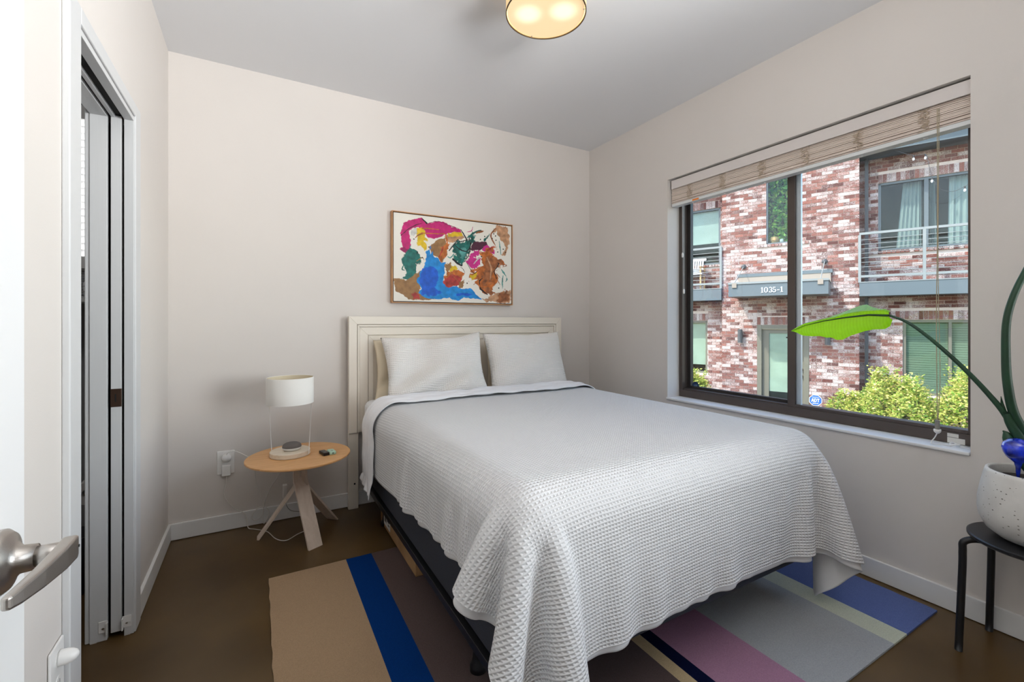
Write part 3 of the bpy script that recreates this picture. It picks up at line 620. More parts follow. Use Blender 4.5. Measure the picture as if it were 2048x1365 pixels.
paint(C_['blue'], [(775,450),(805,425),(815,470),(830,440),(840,490),(870,500),(905,550),(935,540),(925,640),(915,700),(960,760),(1020,745),(1090,775),(1140,770),(1185,800),(1260,870),(1180,860),(1090,850),(1040,880),(970,850),(860,865),(760,845),(710,810),(740,770),(700,700),(720,640),(755,590),(775,520)], .007)
paint(C_['blue2'], [(745,600),(830,575),(880,620),(870,700),(850,760),(900,810),(800,830),(735,815),(745,760),(720,700),(735,640)], .012)
paint(C_['blue2'], [(1030,815),(1110,808),(1170,825),(1120,838),(1030,832)], .006)
paint(C_['tan'], [(935,560),(985,535),(985,600),(950,630)], .01); paint(C_['yel'], [(985,570),(1030,575),(1050,610),(960,640)], .012)
paint(C_['oran'], [(950,630),(1040,610),(1100,640),(1060,700),(990,720),(925,710),(920,670)], .014); paint(C_['red'], [(925,670),(1000,655),(1080,690),(1050,740),(960,755),(920,720)], .014); paint(C_['tan'], [(1050,720),(1105,700),(1085,770),(1050,770)], .01)
paint(C_['teal'], [(1000,430),(1010,370),(1080,360),(1140,330),(1180,280),(1210,290),(1190,340),(1200,370),(1150,400),(1140,460),(1090,520),(1080,570),(1040,550),(1000,490),(1020,460)], .02)
paint(C_['teal2'], [(1050,430),(1100,410),(1130,440),(1110,490),(1060,500)], .015); paint(C_['teal'], [(1270,340),(1340,285),(1300,340),(1275,380)], .008)
paint(C_['ink'], [(1060,255),(1070,258),(1130,350),(1120,358)], .002); paint(C_['ink'], [(960,440),(1040,340),(1060,360),(1120,345),(1122,352),(1058,370),(1040,352),(968,445)], .003); paint(C_['ink'], [(1000,500),(1040,540),(1085,565),(1075,575),(1030,555),(995,515)], .006)
paint(C_['plum'], [(1145,430),(1185,365),(1290,370),(1300,400),(1240,440),(1180,440)], .008)
paint(C_['pink'], [(1150,480),(1190,440),(1235,440),(1230,480),(1190,510),(1250,500),(1240,560),(1190,600),(1150,600),(1110,545)], .012); paint(C_['pink'], [(1250,430),(1300,395),(1370,440),(1380,475),(1330,470),(1280,450)], .012)
paint(C_['oran'], [(1240,460),(1330,420),(1390,410),(1340,480),(1410,510),(1480,565),(1420,560),(1395,590),(1370,630),(1395,690),(1370,760),(1330,800),(1350,835),(1280,820),(1230,760),(1190,740),(1220,680),(1150,690),(1150,645),(1200,640),(1150,620),(1160,590),(1240,600),(1260,530)], .02)
paint(C_['rust'], [(1270,500),(1370,500),(1480,570),(1390,600),(1340,700),(1280,740),(1240,700),(1290,600)], .025); paint(C_['rust'], [(1260,760),(1330,770),(1360,830),(1290,820)], .015); paint(C_['red'], [(1290,430),(1380,400),(1350,425),(1300,450)], .01); paint(C_['yel'], [(1150,650),(1215,640),(1200,685),(1160,695)], .01)
paint(C_['ink'], [(1225,700),(1270,675),(1235,715),(1245,770),(1310,825),(1300,828),(1235,780)], .003); paint(C_['ink'], [(1395,545),(1420,560),(1370,625),(1395,690),(1388,690),(1362,625),(1408,562)], .003)
paint(C_['peach'], [(1260,865),(1380,830),(1420,805),(1525,790),(1525,900),(1440,905),(1390,890),(1300,890)], .012); paint(C_['rust'], [(1400,830),(1470,800),(1525,840),(1500,895),(1420,890)], .02)
paint(C_['teal2'], [(1430,600),(1470,640),(1500,700),(1470,720),(1490,680),(1450,640)], .006); paint(C_['teal2'], [(1440,740),(1450,660),(1458,665),(1450,780)], .004)
def stroke(col, pts, w):       # a thin brush line along a path of points
    P_ = [np.array(p, float) for p in pts]; up, dn = [], []
    for i, p in enumerate(P_):
        d = P_[min(i+1, len(P_)-1)]-P_[max(i-1, 0)]; d /= np.linalg.norm(d)+1e-9; h_ = w*(.35+.65*sin(pi*(i+.6)/len(P_)))/2; nn_ = np.array([-d[1], d[0]])*h_; up.append(tuple(p+nn_)); dn.append(tuple(p-nn_))
    paint(col, up+dn[::-1], .0025)
for cl, pts, w_ in (('ink', [(580,310),(640,250),(700,215),(740,200)], 7), ('mag2', [(785,205),(870,185),(960,215),(1050,250)], 8), ('ink', [(1005,380),(1060,430),(1130,440),(1180,300)], 10), ('ink', [(1130,300),(1150,380),(1140,470),(1100,540)], 9),
        ('teal', [(1120,330),(1200,280),(1250,262)], 16), ('teal2', [(1010,460),(980,500),(950,490)], 10), ('ink', [(1060,580),(1085,605),(1100,635)], 5), ('rust', [(1380,400),(1350,350),(1340,300),(1385,250)], 14), ('rust', [(1200,290),(1235,280),(1270,272)], 20),
        ('oran', [(900,440),(930,400),(975,380)], 12), ('red', [(880,500),(905,450),(915,400)], 10), ('wht', [(1180,560),(1215,520),(1240,505)], 12), ('ink', [(1115,545),(1150,600),(1190,640),(1235,600)], 6), ('peach', [(1300,500),(1340,600),(1330,700)], 14), ('rust', [(1395,690),(1425,745)], 6), ('rust', [(1385,640),(1425,680)], 6), ('oran', [(1240,760),(1215,720),(1180,740)], 8),
        ('teal', [(600,560),(590,600),(610,610)], 10), ('tan', [(700,530),(745,500),(760,520)], 8), ('rust', [(690,330),(720,300),(750,290)], 12), ('blue', [(805,425),(812,400),(818,430)], 8), ('mag', [(1120,280),(1160,270),(1172,235)], 7), ('rust', [(930,600),(1000,660),(1060,730)], 5), ('teal2', [(1415,360),(1425,420),(1435,480)], 9)):
    stroke(C_[cl], [tuple(p) for p in bez([(a, b, 0) for a, b in pts], 5)] and [(p[0], p[1]) for p in bez([(a, b, 0) for a, b in pts], 5)], w_)
for x, y in ((680,338),(708,455),(745,500),(1365,300),(1382,318),(1350,340),(1385,355),(1402,458),(1455,435),(1475,460),(1122,726),(1412,770),(1250,495),(1280,320),(1240,345)):
    paint(C_['ink'], [(x+6*cos(a), y+6*sin(a)) for a in np.linspace(0, 2*pi, 9)[:-1]], .001, 1)

GU, GV = 380, 240
gu, gv = np.meshgrid((np.arange(GU)+.5)/GU, (np.arange(GV)+.5)/GV, indexing='ij'); idx = np.zeros((GU, GV), int); pmats = [bpy.data.materials['primed_canvas']]; pg = np.random.default_rng(5)
wob = lambda sc_: sum(np.sin(gu*pg.normal()*sc_+gv*pg.normal()*sc_*.7+pg.random()*6.3) for _ in range(7))/3
for col, q, jag in LAY:
    if col not in pmats: pmats.append(col)
    fine, mid_ = pg.normal(size=(GU, GV)), wob(90)
    pu = gu+jag*(.55*wob(45)+.5*mid_+.15*fine); pv = gv+jag*1.4*(.55*wob(45)+.5*wob(110)+.15*fine); ins = np.zeros((GU, GV), bool)
    for (ax, ay), (bx_, by_) in zip(q, np.roll(q, -1, 0)):
        c_ = ((ay > pv) != (by_ > pv)); ins ^= c_ & (pu < (bx_-ax)*(pv-ay)/((by_-ay) if by_ != ay else 1e-9)+ax)
    idx[ins] = pmats.index(col)
eu, ev = np.meshgrid(np.arange(GU+1)/GU, np.arange(GV+1)/GV, indexing='ij')
pv_ = np.stack([cx0+eu*(cx1-cx0), np.full(eu.shape, PY-.0064), cz1-ev*(cz1-cz0)], -1).reshape(-1, 3)
mk('painted_surface', pv_, grid_faces(GU+1, GV+1), pmats, cv, po, mi=idx.ravel().astype(np.int32))

# ------------------------------------------------------------------ side table, lamp and the things on it
tx, ty = .205, 2.780
t = thing('side_table', 'round honey wood side table on three splayed pale legs', 'table', (tx, ty, 0)); to = t.location
MB().lathe([(.255, .466), (.268, .472), (.268, .479), (.264, .481)], (tx, ty, 0), 72).build('tabletop', M['tablewood'], t, to, smooth=False)
def blade(sdir, foot, w, th=.011):
    d = Vector((foot[0]-tx, foot[1]-ty, 0)); L = d.length; d.normalize(); sd = Vector(sdir).normalized() if sdir else Vector((-d.y, d.x, 0))
    prof = [(.012, .466), (.012, .36), (.016, .335), (.030, .305)]
    k = 8
    for i in range(1, k+1): prof.append((.030+(L-.030)*i/k, .305*(1-i/k)+.001*i/k))
    m = MB(); pts = []
    for i, (r_, z) in enumerate(prof):
        a = prof[max(i-1, 0)]; b = prof[min(i+1, len(prof)-1)]; tn = Vector((b[0]-a[0], b[1]-a[1])).normalized(); nx, nz = -tn.y, tn.x
        ring = []
        for s1, s2 in ((-1, 0), (1, 0), (1, 1), (-1, 1)):
            rr, zz = r_+nx*th*s2*-1, z+nz*th*s2*-1
            if i == len(prof)-1: zz = .001; rr = r_+(th*1.3 if s2 else 0)*0+(-th*1.2 if s2 else 0)
            p = Vector((tx, ty, 0))+d*rr+sd*s1*w/2; ring.append((p.x, p.y, max(zz, .001)))
        pts.append(ring)
    for a, b in zip(pts, pts[1:]): m.hexa(a, b)
    return m.build('leg', M['legwood'], t, to)
blade(None, (.276, 2.640), .080); blade((.02, 1, 0), (-.002, 2.922), .055); blade(None, (.412, 2.985), .075)
# lamp
lx, ly, lz = .160, 2.800, .4815
t = thing('table_lamp', 'white drum-shade table lamp with round wood base and thin wires', 'lamp', (lx, ly, lz)); to = t.location
MB().lathe([(.100, 0), (.103, .003), (.103, .024), (.100, .027)], (lx, ly, lz), 56).build('base', M['lampbase'], t, to)
rr = .1205
MB().lathe([(rr, .772), (rr, .915), (rr-.0015, .916), (rr-.003, .915), (rr-.003, .773), (rr-.0015, .772), (rr, .772)], (lx, ly, 0), 72, cap=False).build('shade', M['shade'], t, to, smooth=True)
MB().lathe([(rr-.0032, .773), (rr-.0032, .914)], (lx, ly, 0), 72, cap=False).build('shade_lining', M['shadein'], t, to, smooth=True)
ca = Vector((.8702, -.4928, 0))
for sg in (-1, 1):
    p0 = Vector((lx, ly, lz+.006))+ca*sg*.1035; p1 = Vector((lx, ly, .775))+ca*sg*.1195
    MB().tube([p0, p0.lerp(p1, .35)+Vector((0, 0, 0)), p1], .0019, 8).build('support_wire', M['white'], t, to, smooth=True)
sp = MB()
for k in range(3): a = k*2.094; sp.tube([(lx, ly, .89), (lx+cos(a)*.118, ly+sin(a)*.118, .89)], .0016, 6)
sp.tube([(lx, ly, .89), (lx, ly, .81)], .014, 12); sp.build('bulb_holder', M['white'], t, to)
t = thing('smart_speaker', 'grey pebble-shaped smart speaker on the lamp base', 'speaker', (lx+.008, ly-.004, lz+.0275)); to = t.location
MB().lathe([(.034, 0), (.043, .004), (.0485, .013), (.049, .017)], to, 40).build('speaker_base', M['white'], t, to, smooth=True)
MB().lathe([(.049, .0172), (.0485, .024), (.044, .033), (.034, .039), (.018, .042), (.002, .0425)], to, 40).build('fabric_top', M['grey'], t, to, smooth=True)
def remote(name, label, cx, cy, w, d_, h_, rz, m):
    t = thing(name, label, 'remote' if m == 'fob' else 'key fob', (cx, cy, .4815), rz)
    o = B(-w/2, w/2, -d_/2, d_/2, 0, h_).build('case', M[m], t, None, bevel=.006 if m == 'mint' else .003, seg=4)
    if m == 'mint': MB().lathe([(.0045, h_-.0005), (.0045, h_+.0008)], (.0, -.012, 0), 12).build('button', M['gcable'], t); B(-.004, .004, -d_/2-.0006, -d_/2, .007, .012).build('port', M['dark'], t)
    else:
        for k in range(3): MB().lathe([(.004, h_-.0005), (.004, h_+.0008)], (0, -.018+k*.017, 0), 10).build('button', M['gcable'], t)
remote('remote_control', 'small black remote on the side table', .326, 2.715, .032, .072, .017, R(14), 'fob')
remote('key_fob', 'mint green rounded gadget beside the black remote', .364, 2.713, .036, .064, .019, R(8), 'mint')

# wall outlet behind the table with two plugs and their cables
t = thing('wall_outlet', 'oversized white outlet plate low on the wall left of the table', 'outlet', (-.160, YB, .40)); to = t.location
B(-.205, -.118, YB-.006, YB-.001, .332, .468).build('plate', M['white'], t, to, bevel=.003)
MB().lathe([(.016, 0), (.0165, .0015)], (-.160, YB-.0075, .425), 24, axis='y').build('socket', M['white'], t, to)
MB().lathe([(.016, 0), (.0165, .0015)], (-.160, YB-.0075, .380), 24, axis='y').build('socket', M['white'], t, to)
t = thing('lamp_plug', 'round white plug in the upper socket with a thin white cord', 'plug', (-.160, YB-.008, .428)); to = t.location
MB().lathe([(.021, 0), (.0235, -.003), (.0235, -.018), (.020, -.024)], (-.158, YB-.008, .428), 28, axis='y').build('plug_body', M['white'], t, to, smooth=True)
cb = [(-.158, YB-.028, .446), (-.148, YB-.038, .463), (-.118, YB-.05, .470), (-.075, YB-.07, .452), (-.025, YB-.10, .415), (-.014, YB-.06, .34), (-.004, YB-.05, .26), (.022, YB-.04, .16), (.032, YB-.035, .085), (.012, YB-.034, .045), (-.018, YB-.034, .040), (-.025, YB-.033, .07), (.00, YB-.032, .105), (.035, YB-.032, .110), (.058, YB-.033, .085), (.058, YB-.04, .05), (.035, YB-.045, .012), (.028, YB-.04, .05), (.036, YB-.05, .13), (.065, YB-.09, .23), (.11, YB-.14, .32), (.13, YB-.20, .40), (.12, YB-.23, .462)]
MB().tube(bez(cb, 8), .0021, 6).build('cord', M['cable'], t, to, smooth=True)
t = thing('speaker_charger', 'square white charger in the lower socket with a cord to the floor', 'charger', (-.160, YB-.008, .37)); to = t.location
B(-.180, -.136, YB-.034, YB-.008, .326, .388).build('charger_body', M['white'], t, to, bevel=.004, seg=3)
cb = [(-.158, YB-.02, .327), (-.160, YB-.022, .28), (-.170, YB-.024, .225), (-.150, YB-.022, .17), (-.110, YB-.022, .12), (-.065, YB-.022, .085), (-.052, YB-.03, .03), (-.045, YB-.055, .006), (-.01, YB-.09, .006), (.05, YB-.16, .006), (.09, YB-.28, .006), (.14, YB-.33, .006), (.20, YB-.28, .006), (.25, YB-.25, .006), (.30, YB-.22, .006)]
MB().tube(bez(cb, 8), .0022, 6).build('cord', M['cable'], t, to, smooth=True)
t = thing('inline_adapter', 'grey box adapter hanging on a cord behind the table legs', 'adapter', (.145, 3.0, .25)); to = t.location
B(.132, .156, 3.0, 3.03, .17, .25).build('adapter_body', M['white'], t, to, bevel=.003)
MB().tube(bez([(.144, 3.015, .465), (.144, 3.015, .36), (.143, 3.015, .25)], 6), .0018, 6).build('cord', M['cable'], t, to)
MB().tube(bez([(.147, 3.015, .170), (.152, 3.03, .12), (.18, 3.06, .07), (.24, 3.09, .04), (.32, 3.09, .012)], 6), .0018, 6).build('cord', M['gcable'], t, to)
# outlet in the left wall by the camera with a night light
t = thing('wall_outlet', 'white outlet plate on the near wall below the door lever', 'outlet', (XL, 1.52, .36)); to = t.location
B(XL+.001, XL+.007, 1.466, 1.553, .295, .432).build('plate', M['white'], t, to, bevel=.003)
for z in (.392, .335):
    so_ = MB().lathe([(.0165, 0), (.0165, .0015)], (XL+.007, 1.512, z), 24, axis='x').build('socket', M['white'], t, to)
    for dy in (-.006, .006): B(XL+.0085, XL+.0087, 1.512+dy-.001, 1.512+dy+.001, z-.002, z+.007).build('slot', M['dark'], so_, to)
t = thing('night_light', 'small white dome plugged in the near wall outlet', 'night light', (XL+.009, 1.514, .394)); to = t.location
MB().lathe([(.0175, 0), (.0185, .003), (.0180, .014), (.0155, .024), (.011, .032), (.005, .036), (.0005, .037)], to, 28, axis='x').build('dome', M['white'], t, to, smooth=True)

# ------------------------------------------------------------------ ceiling lamp
cx, cy = 1.081, 1.613
t = thing('ceiling_lamp', 'flush drum ceiling lamp with amber fabric side and glowing glass', 'ceiling light', (cx, cy, ZC)); to = t.location
am = mat('amber_fabric', (.50, .33, .13), .8, bump=.1, bscale=400); bb_ = am.node_tree.nodes['Principled BSDF']; bb_.inputs['Emission Color'].default_value = (1, .74, .42, 1); bb_.inputs['Emission Strength'].default_value = .6
MB().lathe([(.172, -.185), (.172, -.004), (.169, -.004), (.169, -.185), (.172, -.185)], (cx, cy, ZC), 80, cap=False).build('drum_shade', am, t, to, smooth=True)
MB().lathe([(.1728, -.190), (.1728, -.186), (.168, -.186), (.168, -.190), (.1728, -.190)], (cx, cy, ZC), 80, cap=False).build('rim_ring', mat('antique_brass', (.20, .15, .09), .35, metal=1), t, to)
def glowing():
    m = bpy.data.materials.new('lit_diffuser_glass'); m.use_nodes = True; n, l = nt(m); b = n['Principled BSDF']; b.inputs['Base Color'].default_value = (.35, .28, .18, 1); b.inputs['Roughness'].default_value = .3
    tc = n.new('ShaderNodeTexCoord'); acc = None
    for px, py in ((-.062, .045), (.060, -.045)):      # the two bulbs behind the glass
        d = n.new('ShaderNodeVectorMath'); d.operation = 'DISTANCE'; d.inputs[1].default_value = (px, py, -.182); l.new(tc.outputs['Object'], d.inputs[0])
        mr = n.new('ShaderNodeMapRange'); mr.interpolation_type = 'SMOOTHERSTEP'; mr.inputs['From Min'].default_value = .015; mr.inputs['From Max'].default_value = .085; mr.inputs['To Min'].default_value = 1; mr.inputs['To Max'].default_value = 0; l.new(d.outputs['Value'], mr.inputs[0])
        if acc is None: acc = mr.outputs[0]
        else:
            s_ = n.new('ShaderNodeMath'); s_.operation = 'ADD'; l.new(acc, s_.inputs[0]); l.new(mr.outputs[0], s_.inputs[1]); acc = s_.outputs[0]
    r = n.new('ShaderNodeMixRGB'); r.inputs[1].default_value = (1.15, .80, .44, 1); r.inputs[2].default_value = (1.6, 1.4, 1.05, 1); l.new(acc, r.inputs[0])
    l.new(r.outputs[0], b.inputs['Emission Color']); b.inputs['Emission Strength'].default_value = .66
    return m
MB().lathe([(.166, -.184), (.166, -.180)], (cx, cy, ZC), 72).build('diffuser', glowing(), t, to)
for a in (200, 320, 80): 
    a = R(a); MB().tube([(cx+cos(a)*.170, cy+sin(a)*.170, ZC-.188), (cx+cos(a)*.158, cy+sin(a)*.158, ZC-.188)], .002, 8).build('clip', M['nickel'], t, to)
MB().lathe([(.06, -.004), (.06, -.03), (.02, -.05)], (cx, cy, ZC), 32).build('canopy', M['white'], t, to)
lb_ = light('ceiling_lamp_bulbs', 'POINT', 26, (cx, cy, ZC-.10), (0,0,0), (1, .86, .66), shadow_soft_size=.05)

# ------------------------------------------------------------------ the blind over the window
t = thing('window_blind', 'washed wood venetian blind pulled up to the window head', 'blind', (XR+.06, 1.46, 2.1)); to = t.location
B(XR+.018, XR+.026, WY0+.003, WY1-.018, 2.175, 2.236).build('valance', M['valance'], t, to, bevel=.002)
B(XR+.030, XR+.085, WY0+.006, WY1-.012, 2.185, 2.238).build('head_rail', M['bronze_dk'], t, to)
for k in range(14):
    z = 2.075+k*.0078; q = random.Random(k); dx = q.uniform(-.004, .003); dy = q.uniform(-.003, .003); sg = q.uniform(-.0008, .0008)
    MB().hexa([(XR+.034+dx, WY0+.006+dy, z), (XR+.083+dx, WY0+.006+dy, z+sg), (XR+.083+dx, WY1-.011+dy, z+sg), (XR+.034+dx, WY1-.011+dy, z)], [(XR+.034+dx, WY0+.006+dy, z+.0062), (XR+.083+dx, WY0+.006+dy, z+sg+.0062), (XR+.083+dx, WY1-.011+dy, z+sg+.0062), (XR+.034+dx, WY1-.011+dy, z+.0062)]).build('slat', M['blind'], t, to)
br = B(XR+.033, XR+.084, WY0+.005, WY1-.010, 2.053, 2.073).build('bottom_rail', mat('bottom_rail_white', (.70, .72, .72), .45), t, to, bevel=.002)
LY = (2.092, 1.843, 1.581, 1.341, 1.094, .843)
for i, y in enumerate(LY):
    MB().lathe([(.009, 0), (.008, -.003), (.004, -.004)], (XR+.058, y, 2.0525), 16).build('cord_plug', M['white'], br, to)
    w = MB(); q = random.Random(i+3)
    for s in range(4):
        pts = [(XR+.030-.002*s*q.random(), y+q.uniform(-.022, .022), 2.078+.105*((k+.5*(s % 2))/9)+q.uniform(-.006, .006)) for k in range(9)]
        w.tube(bez(pts, 5), .0013, 5)
    w.tube([(XR+.0325, y-.019, 2.073), (XR+.0325, y-.020, 2.18)], .0007, 5); w.tube([(XR+.0325, y+.019, 2.073), (XR+.0325, y+.018, 2.18)], .0007, 5)
    w.build('ladder_cord', mat('ladder_cord_beige', (.50, .40, .30), .8) if i == 0 else bpy.data.materials['ladder_cord_beige'], t, to)
B(XR+.0325, XR+.0335, 2.021, 2.073, 2.055, 2.067).build('safety_tag', M['orange'], br, to)['label'] = 'orange safety tag'
for y, z1 in ((2.190, 1.72), (2.178, 1.46)):
    c_ = MB().tube([(XR+.075, y, 2.17), (XR+.077, y, z1)], .0011, 6).build('pull_cord', M['white'], t, to)
    MB().lathe([(.004, .0), (.0065, -.012), (.006, -.03), (.004, -.034)], (XR+.077, y, z1), 14).build('tassel', M['white'], c_, to, smooth=True)
y = .795
lc = MB().tube(bez([(XR+.029, y, 2.16), (XR+.03, y, 1.6), (XR+.032, y+.004, 1.22), (XR+.030, y, .79)], 8), .0016, 6)
lc.tube(bez([(XR+.031, y-.006, 2.16), (XR+.031, y-.002, 1.5), (XR+.033, y-.008, 1.0), (XR+.031, y-.002, .79)], 8), .0013, 6)
lc = lc.build('lift_cord', mat('lift_cord_tan', (.42, .36, .24), .7), t, to)
MB().lathe([(.0085, .052), (.0085, .015), (.0075, .012)], (XR+.030, y, .742), 16).build('cord_joiner', M['gcable'], lc, to)
MB().lathe([(.013, .010), (.0125, .0), (.006, -.008)], (XR+.030, y, .744), 16).build('tassel', M['white'], lc, to, smooth=True)
MB().tube(bez([(XR+.030, y, .738), (XR+.024, y+.008, .715), (XR+.014, y+.016, .697), (XR+.020, y+.012, .689), (XR+.045, y-.01, .688), (XR+.05, y-.04, .688)], 8), .0022, 6).build('cord_tail', M['white'], lc, to, smooth=True)
kn_ = MB(); kn_.tube(bez([(XR+.055+.012*cos(a)*(1+.3*sin(3*a)), y-.05+.016*sin(a), .692+.004*sin(2*a)+.004) for a in np.linspace(0, 12, 26)], 3), .003, 6)
kn_.tube(bez([(XR+.055, y-.065, .690), (XR+.06, y-.08, .688), (XR+.05, y-.095, .688)], 6), .0015, 6); kn_.build('cord_knot', M['white'], lc, to, smooth=True)
# round sticker on the sliding pane
def letters(mb, txt, fn, h=1.0, th=.0):
    S_ = {'A': [[(0,0),(.24,0),(.5,1),(.3,1)], [(.36,1),(.56,1),(.86,0),(.62,0)], [(.2,.25),(.66,.25),(.62,.42),(.24,.42)]], 'D': [[(0,0),(.22,0),(.22,1),(0,1)], [(.22,0),(.5,0),(.5,.2),(.22,.2)], [(.22,.8),(.5,.8),(.5,1),(.22,1)], [(.5,0),(.74,.25),(.74,.75),(.5,1),(.5,.8),(.54,.7),(.54,.3),(.5,.2)]], 'T': [[(0,.8),(.74,.8),(.74,1),(0,1)], [(.26,0),(.48,0),(.48,.8),(.26,.8)]]}
    x = 0
    for ch in txt:
        for poly in S_[ch]: mb.prism([(x+a, b) for a, b in poly], 0, 1, fn)
        x += .92 if ch == 'A' else .84
    return mb
t = thing('window_sticker', 'round navy security sticker in the lower left of the sliding pane', 'sticker', (fxx+.0635, 2.165, .767)); to = t.location
MB().lathe([(.029, 0), (.029, -.0006)], to, 36, axis='x').build('disc', M['stickblue'], t, to)
letters(MB(), 'ADT', lambda a, b, h: (to[0]-.0006-.0005*h, to[1]+.016-a*.0125, to[2]-.008+b*.015)).build('lettering', mat('sticker_print', (.16, .26, .42), .5), t, to)

# ------------------------------------------------------------------ plant stool, pot, plant, watering globe
sx_, sy_ = 2.375, .462
t = thing('plant_stool', 'round black stool with bent tube legs by the window wall', 'stool', (sx_, sy_, 0)); to = t.location
MB().lathe([(.168, .432), (.176, .438), (.176, .446), (.171, .449)], (sx_, sy_, 0), 64).build('seat', M['black'], t, to, smooth=False)
for fx_, fy_ in ((2.271, .637), (2.522, .618), (2.485, .29), (2.225, .30)):
    d = Vector((fx_-sx_, fy_-sy_, 0)); top = Vector((sx_, sy_, 0))+d*.93
    pts = bez([Vector((sx_, sy_, .424))+d*.18, Vector((sx_, sy_, .424))+d*.55, Vector((sx_, sy_, .424))+d*.78, Vector((top.x, top.y, .408)), Vector((top.x, top.y, .375))+d*.015, Vector((top.x, top.y, .3))+d*.02, Vector((fx_, fy_, .002))], 8)
    MB().tube(pts, .0115, 14).build('leg', M['black'], t, to, smooth=True)
t = thing('potted_plant', 'tall broad-leaf plant in a speckled white concrete pot on the black stool', 'plant', (sx_, sy_, .449)); to = t.location
MB().lathe([(.075, .450), (.098, .456), (.128, .480), (.145, .515), (.150, .548), (.148, .585), (.141, .630), (.131, .680), (.127, .692), (.121, .694), (.117, .688), (.120, .66), (.132, .60)], (sx_, sy_, 0), 72).build('pot', M['conc'], t, to, smooth=True)
MB().lathe([(.001, .668), (.06, .666), (.118, .658)], (sx_, sy_, 0), 40, cap=False).build('soil', M['soil'], t, to)
J = [(2.372, .455, .655), (2.366, .472, .74), (2.350, .498, .81), (2.340, .520, .865)]
MB().tube(bez(J+[(2.336, .526, .90)], 8), [.022-.010*i/32 for i in range(33)], 14).build('stem', M['stem'], t, to, smooth=True)
p2 = bez([(2.374, .450, .66), (2.362, .480, .80), (2.342, .512, .90), (2.325, .523, 1.00), (2.318, .526, 1.10), (2.316, .524, 1.22), (2.325, .510, 1.31), (2.345, .485, 1.40), (2.36, .44, 1.52), (2.37, .38, 1.62)], 8)
MB().tube(p2, [.016-.008*i/(len(p2)-1) for i in range(len(p2))], 12).build('stem', M['stem'], t, to, smooth=True)
sh = MB(); sh.tube(bez([(2.365, .480, .70), (2.348, .517, .78), (2.342, .530, .82), (2.338, .538, .832)], 6), [.014, .016, .017, .018, .019, .019, .019, .018, .017, .016, .015, .013, .011, .009, .007, .005, .004, .003, .002][:19], 12)
sh.tube([(2.344, .535, .90), (2.341, .541, .93), (2.339, .543, .955)], [.006, .004, .0008], 8); sh.build('leaf_sheath', M['stem'], t, to, smooth=True)
LB, LT = Vector((2.290, .855, 1.252)), Vector((2.285, 1.235, 1.188))
p3 = bez([(2.345, .520, .86), (2.335, .545, .915), (2.325, .60, 1.00), (2.315, .665, 1.085), (2.305, .74, 1.170), (2.297, .80, 1.224), tuple(LB)], 8)
MB().tube(p3, [.0105-.006*i/(len(p3)-1) for i in range(len(p3))], 10).build('stem', M['stem'], t, to, smooth=True)
